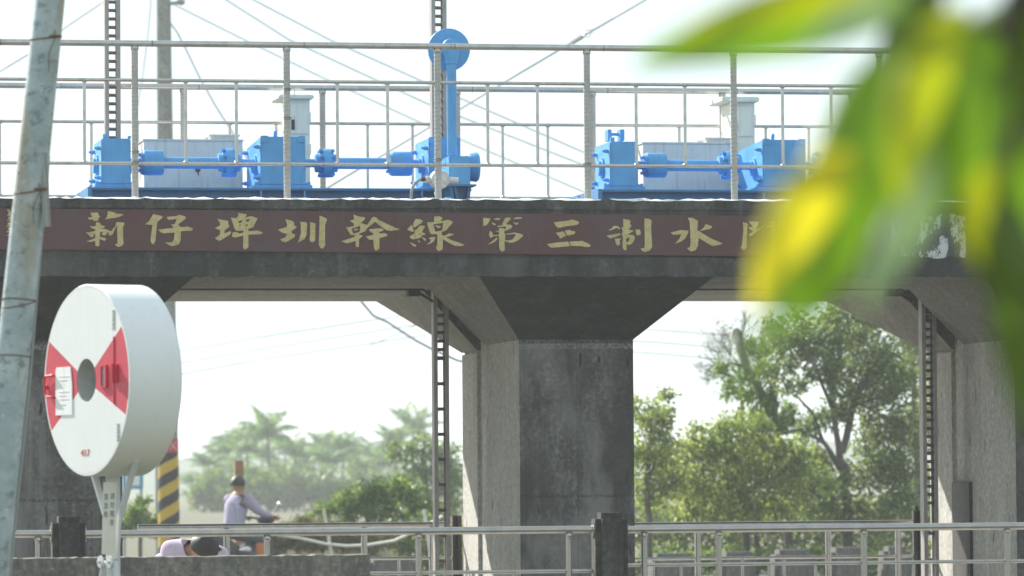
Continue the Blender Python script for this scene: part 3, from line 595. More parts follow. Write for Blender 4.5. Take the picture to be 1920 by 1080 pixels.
# ------------------------------------------------------------------ blue gate hoists
def pb(mb, x0, y0, x1, y1, Y0, Y1, zlo=None):
    a, b = onY(x0, (y0 + y1) / 2, Y0), onY(x1, (y0 + y1) / 2, Y0); c, d = onY((x0 + x1) / 2, y0, Y0), onY((x0 + x1) / 2, y1, Y0)
    return mb.box(a.x, b.x, Y0, Y1, d.z if zlo is None else zlo, c.z)
def xcyl(mb, prof, yc, Y, n=20):          # prof: (px, radius px)
    pts = []; s = FPX / ((Y - CAM.y) * 0.983 + 0.6)
    for q, r in prof:
        p = onY(q, yc, Y); pts.append((Vector((p.x, Y, onY(prof[0][0], yc, Y).z)), max(r / s, 1e-4)))
    return mb.tube_prof(pts, Vector((1, 0, 0)), n)
def hoist(label):
    root = thing('gate_hoist', label, 'gate hoist', (onY(250, 360, 2.1).x, 2.1, ZT), 'blue gate hoists on the bridge deck')
    YG, YC = 2.0, 2.28
    # base beam
    m = MB(); zt = onY(400, 353.5, 1.95).z
    xa, xb = onY(172, 354, 1.95).x, onY(884, 354, 1.95).x
    m.box(xa, xb, 1.95, 2.95, zt - 0.012, zt); m.box(xa, xb, 2.03, 2.05, ZT + 0.012, zt - 0.012); m.box(xa, xb, 1.95, 2.95, ZT, ZT + 0.012); m.box(xa, xb, 2.85, 2.87, ZT + 0.012, zt - 0.012)
    m.box(xa - 0.03, xa, 1.93, 2.97, ZT, zt + 0.008)
    bm_ = m.build('base_beam', M['blue_dk'], root)
    st = MB()
    for q in (488, 570, 790, 862): x = onY(q, 365, 1.96).x; st.box(x, x + 0.012, 1.955, 2.03, ZT + 0.013, zt - 0.013)
    separate(st.build('stiffener', M['blue'], bm_))
    tp = MB().box(xa - 0.03, xb, 1.945, 2.02, zt + 0.0005, zt + 0.007); tp.build('flange_edge', M['blue'], bm_)
    def gearbox(x0, x1, y0, dep, lug, slope=False):
        m = MB(); a = onY(x0, 300, YG).x; b = onY(x1, 300, YG).x; zt_ = onY((x0 + x1) / 2, y0, YG).z; zb_ = zt + 0.03
        if slope:
            m.hexa([(a, YG, zb_), (b, YG, zb_), (b, YG + dep, zb_), (a, YG + dep, zb_)], [(a, YG, zt_), (b, YG, zt_), (b, YG + dep, zt_ - 0.03), (a, YG + dep, zt_ - 0.03)])
        else: m.box(a, b, YG, YG + dep, zb_, zt_)
        gb = m.build('gearbox', M['blue'], root, bevel=0.008, smooth=40)
        ft = MB().box(a - 0.05, b + 0.05, YG - 0.012, YG + dep + 0.02, zt + 0.007, zb_ + 0.002)
        ft.box(a - 0.02, b + 0.02, YG + 0.02, YG + dep - 0.03, zb_ + 0.002, zb_ + 0.02)
        ft.build('mounting_flange', M['blue'], gb, bevel=0.004)
        pd = MB()
        for xx in (a + 0.003, b - 0.058):
            pd.box(xx, xx + 0.055, YG - 0.010, YG + 0.05, zt_ - 0.045, zt_ + 0.006)
        if lug != 'plain': separate(pd.build('corner_pad', M['blue'], gb, bevel=0.004))
        bt = MB()
        for zz_ in (0.16, 0.80):
            for yy in (0.06, dep - 0.06):
                zc = zb_ + (zt_ - zb_) * zz_; bt.lathe([(0, 0.016), (0.028, 0.016), (0.03, 0.01), (0.046, 0.01)], (a, YG + yy, zc), (-1, 0, 0), 8)
        for sx, xx in ((-1, a - 0.03), (1, b + 0.03)):
            for yy in (0.03, dep - 0.05): bt.lathe([(0, 0.012), (0.026, 0.012)], (xx, YG + yy, zb_), (0, 0, 1), 8)
        separate(bt.build('bolt', M['blue'], gb))
        bs = MB(); zc = onY(x0, 306, YG).z
        for xx, ax in ((a, (-1, 0, 0)), (b, (1, 0, 0))): bs.lathe([(0, 0.085), (0.012, 0.085), (0.014, 0.06), (0.035, 0.055), (0.036, 0.03)], (xx, YC, zc), ax, 20)
        separate(bs.build('bearing_boss', M['blue'], gb, smooth=40))
        if lug == 'eye':
            e = MB(); cx = (a + b) / 2 - 0.02; cz = zt_ + 0.035
            e.tube([(cx + 0.006 * math.cos(t), YC + 0.022 * math.sin(t) * 0.6, cz + 0.028 * math.cos(t + 1.57)) for t in [2 * math.pi * i / 16 for i in range(17)]], 0.0075, 8, cap=False)
            e.lathe([(0, 0.016), (0.012, 0.014)], (cx, YC, zt_), (0, 0, 1), 10)
            e.build('eye_bolt', M['blue'], gb, smooth=50)
        if lug == 'plain':
            e = MB(); p_ = onY(197, 252, YG); e.box(p_.x - 0.01, p_.x + 0.02, YG + 0.05, YG + 0.08, zt_, zt_ + 0.035)
            p_ = onY(243, 252, YG); e.box(p_.x - 0.01, p_.x + 0.012, YG + 0.01, YG + 0.04, zt_, zt_ + 0.02)
            separate(e.build('lug', M['blue'], gb))
        return gb
    gearbox(190, 245.5, 259.5, 0.55, 'plain'); gearbox(488.5, 573, 256, 0.80, 'eye', True); gearbox(804, 863, 258.5, 0.62, 'pad')
    s = MB(); xcyl(s, [(240, 8), (300, 8), (300.5, 11), (415, 11), (415.5, 8), (484, 8)], 305, YC); xcyl(s, [(568, 8), (600, 8), (600.5, 11), (735, 11), (735.5, 8), (806, 8)], 306, YC)
    separate(s.build('shaft', M['blue'], root, smooth=40))
    def drum(x0, x1, yc, r):
        c = MB(); xcyl(c, [(x0 - 7, r * .55), (x0 - 5, r * .9), (x0 - 1, r * .97), (x0, r), (x1 - 3, r), (x1, r * .93), (x1 + 1, r * .5)], yc, YC, 28)
        for i in range(6):
            t = i * math.pi / 3; s_ = FPX / 34.5; zc = onY(x0, yc, YC).z
            c.lathe([(0, 0.011), (0.02, 0.011)], (onY(x0 - 5, yc, YC).x, YC + math.cos(t) * r * .72 / s_, zc + math.sin(t) * r * .72 / s_), (-1, 0, 0), 6)
        c.build('drum_coupling', M['blue'], root, smooth=35)
    drum(269, 306, 305, 24); drum(735, 771, 307, 23.5)
    def flange(x0, x1, xm0, xm1, yc):
        c = MB(); xcyl(c, [(x0, 12), (x0 + 1, 17), (xm0 - 6, 18), (xm0 - 5.5, 21), (xm0, 21.5), (xm0 + .3, 27.5), (xm1, 27.5), (xm1 + .3, 21.5), (xm1 + 5, 21), (xm1 + 6, 17.5), (x1 - 1, 17), (x1, 12)], yc, YC, 26)
        cp = c.build('flange_coupling', M['blue'], root, smooth=35); b = MB(); s_ = FPX / 34.5; zc = onY(x0, yc, YC).z
        for i in range(8):
            t = i * math.pi / 4 + 0.3; y_, z_ = YC + math.cos(t) * 24.5 / s_, zc + math.sin(t) * 24.5 / s_
            b.lathe([(0, 0.013), (onY(xm1 + 7, yc, YC).x - onY(xm0 - 7, yc, YC).x, 0.013)], (onY(xm0 - 7, yc, YC).x, y_, z_), (1, 0, 0), 6)
        separate(b.build('bolt', M['blue'], cp))
    flange(408, 451, 422, 436, 305); flange(590, 633, 604, 619, 306)
    # crank pillar with wheel
    YPl = 1.62
    p0, p1 = onY(847.5, 292, YPl), onY(845.5, 112, YPl)
    m = MB().tube([(p0.x, YPl, p0.z), (p0.x, YPl, p1.z)], 0.037, 18); m.lathe([(0, 0.046), (0.03, 0.046)], (p0.x, YPl, p1.z - 0.03), (0, 0, 1), 18)
    pil = m.build('crank_pillar', M['blue'], root, smooth=40)
    hc = onY(847, 90, YPl); h = MB(); h.lathe([(0.045, 0.055), (0.05, 0.068), (0.08, 0.072), (0.12, 0.074), (0.155, 0.075)], (p0.x, YPl - 0.07, hc.z + 0.0), (0, 1, 0), 24)
    h.tube([(p0.x, YPl, p1.z - 0.002), (p0.x, YPl, hc.z - 0.02)], [0.05, 0.06], 18)
    h.build('bevel_head', M['blue'], pil, smooth=40)
    wc = onY(841, 93.5, YPl + 0.12); wh = MB().lathe([(0, 0.10), (0.004, 0.158), (0.022, 0.160), (0.026, 0.12)], (wc.x, YPl + 0.09, wc.z), (0, 1, 0), 48)
    wh.build('crank_wheel', M['blue'], pil, smooth=40)
    m = MB(); pb(m, 842, 292.5, 882, 348, 1.5, 1.98); mb_ = m.build('motor_box', M['blue'], root, bevel=0.005)
    m = MB(); a = onY(871, 312, 1.75); m.lathe([(0, 0.09), (0.02, 0.105), (0.07, 0.112), (0.085, 0.10)], (onY(880, 312, 1.75).x - 0.005, 1.82, a.z), (1, 0, 0), 26); m.build('motor_drum', M['blue'], mb_, smooth=40)
    m = MB()
    for q0, q1 in (((843, 349), (852, 399)), ((850, 349), (864, 399)), ((878, 349), (874, 399))):
        a, b = onY(q0[0], q0[1], 1.6), onY(q1[0], q1[1], 1.6)
        m.hexa([(b.x - .012, 1.55, ZT), (b.x + .012, 1.55, ZT), (b.x + .012, 1.85, ZT), (b.x - .012, 1.85, ZT)], [(a.x - .012, 1.55, a.z), (a.x + .012, 1.55, a.z), (a.x + .012, 1.85, a.z), (a.x - .012, 1.85, a.z)])
    a = onY(862, 350, 1.6); m.box(a.x - 0.02, a.x + 0.05, 1.6, 1.62, ZT, a.z); m.box(onY(834, 350, 1.5).x, onY(893, 350, 1.5).x, 1.49, 1.95, a.z - 0.002, a.z + 0.012)
    m.build('motor_stand', M['blue_dk'], root)
    return root
H1 = hoist('blue gate hoist on the left, with a tall crank wheel pillar at its right end')
DXH = onY(1143.5, 305, 2.0).x - onY(190, 305, 2.0).x
H2 = copy_tree(H1); H2.location.x += DXH
H2['label'] = 'blue gate hoist on the right, partly hidden by the foreground leaves'
print('hoist dx', DXH, 'SP', SP)
m = MB(); Ya = 2.2
for x0, x1 in ((1140, 1147), (1163, 1171)):
    pb(m, x0, 242.5, x1, 264, Ya, Ya + 0.12)
p, q = onY(1143, 251, Ya), onY(1167, 251, Ya); m.tube([(p.x, Ya + 0.05, p.z), (q.x, Ya + 0.05, p.z)], 0.012, 10)
tag(m.build('rack_shackle', M['blue'], base=(p.x, Ya, p.z), bevel=0.003), 'blue pinned shackle on top of the right hoist\'s first gearbox', 'shackle')
# ------------------------------------------------------------------ tanks, cabinets, junction box
def tank(label, dx=0.0):
    Y0 = 3.0; t = thing('sheet_metal_trunk', label, 'metal trunk', (onY(360, 355, Y0).x + dx, Y0, ZT), 'white sheet metal trunks behind the shafts')
    m = MB(); a, b = onY(270, 300, Y0), onY(455, 300, Y0); zt = onY(360, 264, Y0).z
    m.box(a.x + dx, b.x + dx, Y0, Y0 + 0.42, ZT, zt); tb = m.build('trunk_body', M['tank'], t, bevel=0.004)
    m = MB().box(a.x - 0.008 + dx, b.x + 0.008 + dx, Y0 - 0.008, Y0 + 0.43, zt, zt + 0.012); m.build('lid_rim', M['tank'], t)
    m = MB(); c0, c1 = onY(394, 255, Y0 + 0.05), onY(447, 262, Y0 + 0.05); m.box(c0.x + dx, c1.x + dx, Y0 + 0.05, Y0 + 0.35, zt + 0.012, c0.z); m.box(c0.x + dx - 0.012, c1.x + dx + 0.012, Y0 + 0.04, Y0 + 0.36, c0.z, c0.z + 0.012)
    m.build('vent_cap', M['tank'], t)
    return t
tank('long weathered white trunk behind the left hoist shaft'); tank('long weathered white trunk behind the right hoist shaft', onY(1206, 300, 3.0).x - onY(270, 300, 3.0).x)
m = MB(); p = onY(371, 318, 2.99); m.sphere((p.x, 2.998, p.z), (0.022, 0.0015, 0.022), 8, 6); m.tube([(p.x, 2.9975, p.z), (p.x + 0.005, 2.9975, p.z - 0.05)], [0.009, 0.002], 6)
m.build('rust_stain', M['rust'], bpy.data.objects['sheet_metal_trunk'])
def cabinet(label, x0, x1, ycap, ybody, yline, cx0, cx1):
    Y0 = 3.45; a, b = onY(x0, 220, Y0), onY(x1, 220, Y0); zt = onY((x0 + x1) / 2, ybody, Y0).z
    t = thing('control_cabinet', label, 'control cabinet', ((a.x + b.x) / 2, Y0, ZT), 'cream control cabinets on the deck')
    m = MB().box(a.x, b.x, Y0, Y0 + 0.34, ZT, zt); m.build('cabinet_body', M['cabinet'], t, bevel=0.006)
    zl = onY((x0 + x1) / 2, yline, Y0).z
    d = MB().box(a.x + 0.012, b.x - 0.012, Y0 - 0.012, Y0 - 0.001, zl, zt - 0.03).build('cabinet_door', M['cabinet'], t, bevel=0.003)
    MB().box(a.x + 0.02, a.x + 0.045, Y0 - 0.03, Y0 - 0.012, zt - 0.24, zt - 0.16).build('handle', M['dark_steel'], d, bevel=0.003)
    h = MB()
    for q in (0.1, 0.35): h.tube([(b.x - 0.004, Y0 - 0.008, zt - q), (b.x - 0.004, Y0 - 0.008, zt - q - 0.08)], 0.012, 8)
    h.build('hinge', M['cabinet'], d)
    c0, c1 = onY(cx0, ycap, Y0 - 0.06), onY(cx1, ycap, Y0 - 0.06); zc = onY(cx0, ycap, Y0 - 0.06).z
    MB().box(c0.x, c1.x, Y0 - 0.06, Y0 + 0.42, zt, zc).build('cabinet_roof', M['cabinet'], t, bevel=0.008)
cabinet('cream control cabinet with an overhanging roof behind the left hoist', 541, 581, 177, 186, 251, 523, 589)
cabinet('cream control cabinet with an overhanging roof behind the right hoist', 1370, 1415, 181, 192, 256, 1354, 1424)
Yj = 1.35; t = thing('junction_box', 'round plastic wrapped junction box with a grey conduit beside the crank pillar', 'junction box', (onY(824, 338, Yj).x, Yj, ZT))
c = onY(824, 337, Yj); m = MB().lathe([(-0.05, 0.03), (-0.045, 0.066), (-0.02, 0.074), (0.03, 0.074), (0.06, 0.05)], c, (0, 1, 0), 22)
e = onY(857, 334, Yj); m.lathe([(0, 0.026), (0.14, 0.024)], c, (1, 0, -0.05), 14); m.lathe([(0, 0.028), (0.1, 0.026)], c, (-1, 0, 0.02), 14); m.build('box_body', M['plastic'], t, smooth=45)
c2 = onY(793, 336, Yj); MB().lathe([(-0.014, 0.018), (0.018, 0.018)], c2, (1, 0, 0), 12).build('brass_collar', M['rust'], t, smooth=40)
pts = [onY(x, y, Yj) for x, y in ((793, 336), (786, 337), (778, 343), (773, 353), (771, 366), (771, 384))]; MB().tube(pts, 0.011, 10).build('conduit', M['conduit'], t, smooth=60)
pts = [onY(x, y, Yj) for x, y in ((822, 352), (815, 362), (818, 371), (824, 380))]; MB().tube(pts, 0.006, 8).build('cable_tail', M['white'], t, smooth=60)
sc = MB()
r = random.Random(5)
for i in range(16):
    p = onY(798 + r.random() * 62, 374, 0.25 + r.random() * 0.2); sc.sphere((p.x, p.y, ZT + 0.012), (0.03 + r.random() * 0.04, 0.03, 0.012 + 0.012 * r.random()), 8, 5)
sc.build('plastic_wrap', M['plastic'], t, smooth=60)
for q in (556, 1325):
    m = MB().lathe([(0, 0.02), (0.012, 0.024), (0.03, 0.02), (0.034, 0.008)], (onY(q, 373, 0.6).x, 0.6, ZT + 0.01), (0, 0, 1), 12)
    tag(m.build('anchor_bolt', M['conduit'], base=(onY(q, 373, 0.6).x, 0.6, ZT), smooth=40), 'small grey anchor bolt on the deck edge below the %s' % ('left cabinet' if q == 556 else 'right cabinet'), 'bolt', 'anchor bolts on the deck edge')
# ------------------------------------------------------------------ lower railings
G2 = 'stainless railings by the walkway'
YN = -6.4
zt = onY(700, 996, YN).z
def nrail(label, posts, ends, y2, bal, xref, ytop):
    z1 = onY(xref, ytop, YN).z; z2 = onY(xref, y2, YN).z
    t = thing('metal_railing', label, 'railing', (onZ((ends[0] + ends[1]) / 2, YN, 0), YN, 0), G2)
    xa, xb = onZ(ends[0], YN, z1), onZ(ends[1], YN, z1); rt = 0.0215
    MB().tube([(xa, YN, z1), (xb, YN, z1)], rt, 14).build('top_rail', M['rail2'], t, smooth=40)
    MB().tube([(xa, YN + 0.01, z2), (xb, YN + 0.01, z2)], 0.0105, 10).build('mid_rail', M['rail2'], t, smooth=40)
    MB().tube([(xa, YN + 0.01, 0.2), (xb, YN + 0.01, 0.2)], 0.0105, 10).build('mid_rail', M['rail2'], t, smooth=40)
    pr = None
    for q in posts:
        x = onZ(q, YN, 0.95)
        if pr is None:
            pr = MB().tube([(x, YN, 0), (x, YN, z1 - rt - 0.012)], 0.0175, 14).build('post', M['rail2'], t, smooth=40)
            MB().sphere((x, YN - 0.006, z1 - rt - 0.012), (0.022, 0.022, 0.02)).build('cap', M['rail2'], pr, smooth=60); x0 = x
        else: c = copy_tree(pr, t); c.location = (x - x0, 0, 0)
    pr = None
    for q in bal:
        x = onZ(q, YN, 0.9)
        if pr is None: pr = MB().tube([(x, YN + 0.01, 0.2), (x, YN + 0.01, z2)], 0.010, 10).build('baluster', M['rail2'], t, smooth=40); x0 = x
        else: c = pr.copy(); COL.objects.link(c); c.parent = t; c.location = (x - x0, 0, 0)
    m = MB()
    for x, s_ in ((xa, 1), (xb, -1)): m.lathe([(0, 0.045), (s_ * 0.008, 0.045)], (x, YN, z1), (1, 0, 0), 16)
    separate(m.build('end_flange', M['rail2'], t))
nrail('short stainless railing running behind the leaning pole to the left concrete post', [-190, 72], (-260, 97), 1078, [-20], 72, 1001)
nrail('long stainless railing between the two dark concrete posts, below the arch', [217, 501, 785, 1067], (158, 1113), 1075, [320, 415, 600, 725, 888, 964], 700, 996.5)
nrail('stainless railing running right from the middle concrete post past the right pier', [1208, 1348, 1620, 1889, 2160], (1173, 2230), 1058.5, [1278, 1443, 1530, 1714, 1799, 1975, 2065], 1300, 992)
def cpost(label, x0, x1, ytop, Y, dep, mat, grp, cat='concrete post'):
    a, b = onZ(x0, Y, 0.9), onZ(x1, Y, 0.9); z = onY((x0 + x1) / 2, ytop, Y).z
    m = MB().box(a, b, Y - dep / 2, Y + dep / 2, 0, z)
    return tag(m.build('concrete_post', mat, base=((a + b) / 2, Y, 0), bevel=0.035, smooth=50), label, cat, grp)
G3 = 'concrete posts holding the railings'
cpost('square dark concrete post at the left, standing behind the parapet wall', 97, 159, 968, YN, 0.18, M['post_c'], G3)
cpost('square dark concrete post in front of the middle pier', 1113, 1174, 961, YN, 0.18, M['post_c'], G3)
YL = 3.3
cpost('narrow dark post between the left lifting rack and the middle pier', 848, 865, 958, YL, 0.12, M['dark_steel'], G3)
cpost('narrow brown post beside the right lifting rack', 1712, 1728, 949, YL, 0.12, M['post_c'], G3)
def lrail(label, posts, ends, bal, xref, ytop):
    z1, z2, z3 = onY(xref, ytop, YL).z, onY(xref, ytop + 63, YL).z, 0.16
    t = thing('metal_railing', label, 'railing', (onZ((ends[0] + ends[1]) / 2, YL, 0), YL, 0), 'stainless railings of the lower walkway')
    xa, xb = onZ(ends[0], YL, z1), onZ(ends[1], YL, z1)
    MB().tube([(xa, YL, z1), (xb, YL, z1)], 0.0225, 14).build('top_rail', M['steel'], t, smooth=40)
    for z in (z2, z3): MB().tube([(xa, YL, z), (xb, YL, z)], 0.0125, 10).build('mid_rail', M['steel'], t, smooth=40)
    for src, nm_, zlo, zhi, rr in ((posts, 'post', 0, z1 - 0.02, 0.024), (bal, 'baluster', z3, z2, 0.0115)):
        pr = None
        for q in src:
            x = onZ(q, YL, 0.9)
            if pr is None: pr = MB().tube([(x, YL, zlo), (x, YL, zhi)], rr, 12).build(nm_, M['steel'], t, smooth=40); x0 = x
            else: c = pr.copy(); COL.objects.link(c); c.parent = t; c.location = (x - x0, 0, 0)
lrail('lower walkway railing crossing the left opening, behind the bent person', [425, 683, 810], (258, 850), [340, 510, 597, 748], 600, 985.5)
lrail('lower walkway railing crossing the right opening under the trees', [1308, 1553, 1684], (1176, 1716), [1225, 1392, 1470, 1620], 1450, 982.5)
# foreground parapet
YW = CAM.y + 24 * 0.983
a, b = onZ(-400, YW, 1.0), onZ(694, YW, 1.0); z = onY(400, 1043.5, YW).z
m = MB(); n = 90; r = random.Random(3); 
ragged_strip(m, a, b, 0, z, YW, YW + 0.22, 0.03, 0.0018, 11, bot=False)
tag(m.build('parapet_wall', M['wall'], base=((a + b) / 2, YW, 0), bevel=0.0), 'low rough grey concrete parapet wall behind the life ring stand', 'wall')
for ch in list(H2.children):
    if ch.name.startswith('crank_pillar'):
        for c in list(ch.children): bpy.data.objects.remove(c)
        bpy.data.objects.remove(ch)
# ------------------------------------------------------------------ life ring box on its stand
DR = 22.5; pc = at(162, 713, DR); RR = 180.0 / ppm(DR); PHI = math.acos(160.0 / 360.0); TH = 98 / (math.sin(PHI) * ppm(DR))
vh = Vector((pc.x - CAM.x, pc.y - CAM.y, 0)).normalized(); rt_ = Vector((vh.y, -vh.x, 0))
nrm = -vh * math.cos(PHI) - rt_ * math.sin(PHI); uu = Vector((0, 0, 1)).cross(nrm)
rz = math.atan2(uu.y, uu.x); zc = pc.z
pm_ = pc - nrm * (TH / 2)
LR = thing('life_ring_box', 'round white and red life ring box numbered 417 on a pale stand', 'life ring box', (pm_.x, pm_.y, 0), rotz=rz)
def fl(px, py): return ((px - 162) / 80.0 * RR, zc + (713 - py) / 180.0 * RR)
yF, yB = -TH / 2, TH / 2; rh = RR * 0.225; hx, hz = 0.0, zc + 0.004
N = 96
def ringpt(a, r, y): return (r * math.cos(a), y, zc + r * math.sin(a))
# drum: rim, back, hole tube
m = MB()
prof = [(rh, yF + 0.006), (RR - 0.006, yF + 0.006), (RR - 0.001, yF + 0.002), (RR, yF + 0.006), (RR, yB - 0.006), (RR - 0.006, yB), (rh, yB)]
prof = [(RR - 0.012, yF + 0.004), (RR - 0.012, yF), (RR - 0.003, yF), (RR, yF + 0.004), (RR, yB - 0.006), (RR - 0.006, yB), (rh, yB)]
vs = [ringpt(2 * math.pi * i / N, r_, y_) for r_, y_ in prof for i in range(N)]
fs = [(k * N + i, k * N + (i + 1) % N, (k + 1) * N + (i + 1) % N, (k + 1) * N + i) for k in range(len(prof) - 1) for i in range(N)]
m.add(vs, fs); drum_ = m.build('drum', M['white'], LR, smooth=35, local=True)
m = MB(); vs = [ringpt(2 * math.pi * i / N, rh, y_) for y_ in (yF, yB) for i in range(N)]
m.add(vs, [(i, (i + 1) % N, N + (i + 1) % N, N + i) for i in range(N)]); m.build('hole_tube', M['grey_in'], drum_, smooth=35, local=True)
def sector(a0, a1, y, name, mat, th=0.005, crease=None):
    m = MB(); n = max(4, int(abs(a1 - a0) / 0.06)); R2 = RR - 0.013
    vs = []
    for yy in (y, y + th):
        for i in range(n + 1):
            a = a0 + (a1 - a0) * i / n
            vs.append(ringpt(a, rh, yy)); vs.append(ringpt(a, R2, yy))
    L = 2 * (n + 1); fs = []
    for i in range(n):
        a = 2 * i; fs += [(a, a + 1, a + 3, a + 2), (L + a + 2, L + a + 3, L + a + 1, L + a), (a + 1, L + a + 1, L + a + 3, a + 3), (a, a + 2, L + a + 2, L + a)]
    fs += [(0, L, L + 1, 1), (2 * n, 2 * n + 1, L + 2 * n + 1, L + 2 * n)]
    return m.add(vs, fs).build(name, mat, LR, local=True)
D_ = math.radians
sector(D_(33.5), D_(154.0), yF, 'white_panel', M['white']); sector(D_(212.0), D_(337.5), yF, 'white_panel', M['white'])
rp = sector(D_(-22.5), D_(33.5), yF, 'red_panel', M['red']); rl_ = sector(D_(154.0), D_(212.0), yF, 'red_panel', M['red'])
rp['label'] = 'right red panel with a small window and a hinge'; rl_['label'] = 'left red panel with a handle and a white paper'
# door fold, window, hinge, handle, paper, piano hinge marks, number
fx = fl(213, 713)[0]
m = MB().box(fx - 0.003, fx + 0.003, yF - 0.004, yF - 0.0005, fl(213, 634)[1], fl(213, 760)[1]); m.build('door_seam', M['red'], rp, local=True)
x0, z1 = fl(190, 686); x1, z0 = fl(201, 728)
m = MB()
fr_ = 0.012
m.box(x0, x0 + fr_, yF - 0.01, yF - 0.0005, z0, z1); m.box(x1 - fr_, x1, yF - 0.01, yF - 0.0005, z0, z1); m.box(x0 + fr_, x1 - fr_, yF - 0.01, yF - 0.0005, z1 - fr_ * .5, z1); m.box(x0 + fr_, x1 - fr_, yF - 0.01, yF - 0.0005, z0, z0 + fr_ * .5)
wf = m.build('window_frame', M['red'], rp, local=True)
MB().box(x0 + fr_, x1 - fr_, yF - 0.003, yF - 0.0006, z0 + fr_ * .5, z1 - fr_ * .5).build('window_pane', M['window'], rp, local=True)
x0, z1 = fl(211, 685); x1, z0 = fl(221, 720)
m = MB().box(x0, x0 + 0.02, yF - 0.012, yF - 0.0005, z0, z1); m.tube([(x0 + 0.03, yF - 0.014, z0), (x0 + 0.03, yF - 0.014, z1)], 0.009, 10); m.box(x0 + 0.036, x1, yF - 0.008, yF - 0.0005, z0, z1)
m.build('hinge', M['red'], rp, bevel=0.002, local=True)
pts = [fl(103, 701), fl(90, 702), fl(87, 708), fl(88, 735), fl(92, 741), fl(104, 742)]
m = MB().tube([(pts[0][0], yF, pts[0][1])] + [(x, yF - 0.014, z) for x, z in pts] + [(pts[-1][0], yF, pts[-1][1])], 0.006, 8)
x, z = fl(82, 722); m.sphere((x + 0.03, yF - 0.004, z), (0.016, 0.008, 0.012), 10, 6)
m.build('handle', M['red'], rl_, smooth=50, local=True)
q = [fl(107, 686), fl(133, 686), fl(136, 722), fl(136, 777), fl(105, 777), fl(105, 692)]
m = MB(); n = len(q); m.add([(x, yF - 0.004, z) for x, z in q] + [(x, yF - 0.0008, z) for x, z in q], [tuple(range(n)), tuple(range(2 * n - 1, n - 1, -1))] + [(i, (i + 1) % n, n + (i + 1) % n, n + i) for i in range(n)])
pp = m.build('paper_sheet', M['paper'], rl_, local=True)
m = MB()
for i, (yy, l) in enumerate([(704, 20), (711, 16), (733, 19), (740, 14), (747, 18), (757, 12)]):
    a, z = fl(112, yy); b, _ = fl(112 + l, yy); m.box(a, b, yF - 0.0052, yF - 0.0041, z - 0.0015, z + 0.0015)
separate(m.build('faded_line', M['faint'], pp, local=True))
for (px, ya, yb) in ((212, 585, 622), (219.5, 796, 829)):
    m = MB(); x, za = fl(px, ya); _, zb2 = fl(px, yb); k_ = 9
    for i in range(k_):
        z = za + (zb2 - za) * (i + 0.5) / k_; m.box(x - 0.010 + 0.006 * (i % 2), x + 0.010 - 0.004 * (i % 3), yF - 0.0022, yF - 0.0005, z - 0.0042, z + 0.0042)
    m.box(x + 0.016, x + 0.018, yF - 0.0022, yF - 0.0005, zb2, za)
    m.build('vertical_marking', M['conduit'], LR, local=True)
me = text_mesh('417', 0.047, 'number'); me.materials.append(M['redink']); no = bpy.data.objects.new('number', me); COL.objects.link(no); no.parent = LR
x, z = fl(159.5, 855); no.location = (x, yF - 0.0012, z); no.rotation_euler = (math.pi / 2, 0, 0); no.scale = (1.35, 1, 1)
# stand
zb_ = zc - RR
rp_ = 0.0335
def LZ(px, py): return at(px, py, DR + 0.2).z
m = MB().tube([(0.0, 0.0, 0.0), (0.0, 0.0, zb_ + 0.004)], rp_, 18); m.build('stand_post', M['stand'], LR, smooth=40, local=True)
zs_ = LZ(228, 1046)
for s_ in (-1, 1):
    m = MB().tube([(s_ * 0.245, 0.0, zc - math.sqrt(RR * RR - 0.245 ** 2) + 0.006), (s_ * 0.055, 0, zs_ + 0.17), (s_ * 0.03, 0, zs_)], 0.0165, 12)
    m.build('strut', M['stand'], LR, smooth=40, local=True)
z0b = LZ(228, 1052)
for s_ in (-1, 1):
    m = MB(); m.tube([(s_ * 0.05, -0.02, z0b), (s_ * 0.09, -0.02, z0b - 0.09), (s_ * 0.24, -0.02, 0.0)], 0.016, 8)
    m.lathe([(0, 0.03), (0.008, 0.03)], (s_ * 0.05, -0.048, z0b), (0, 1, 0), 8); m.lathe([(0, 0.008), (0.012, 0.008)], (s_ * 0.05, -0.06, z0b), (0, 1, 0), 6)
    m.build('foot_brace', M['stand'], LR, smooth=40, local=True)
MB().lathe([(0, 0.17), (0.012, 0.17), (0.014, 0.16)], (0, 0, 0), (0, 0, 1), 24).build('base_plate', M['stand'], LR, local=True)
# notice board strapped to the stand
bp = at(205, 972, DR - 0.06); wv, hv = 26.0 / ppm(DR), 135.0 / ppm(DR)
nb_ = MB().box(-wv / 2, wv / 2, -0.006, 0.006, -hv / 2, hv / 2).build('notice_board', M['board'], None, bevel=0.002, local=True)
nb_.location = bp; nb_.rotation_euler = (0, math.radians(1.6), math.atan2(rt_.y, rt_.x))
tag(nb_, 'narrow white board with faded handwritten characters, leaning on the life ring stand', 'notice board')
for body, dx, z0 in (('請勿隨意', 0.013, 0.125), ('緊急救', -0.017, 0.12)):
    for i, chx in enumerate(body):
        me = text_mesh(chx, 0.025, 'character'); me.materials.append(M['ink']); o = bpy.data.objects.new('character', me); COL.objects.link(o); o.parent = nb_
        o.location = (dx, -0.007, z0 - 0.03 - i * 0.042); o.rotation_euler = (math.pi / 2, 0, 0.0); o.scale = (0.85, 1.35, 1)
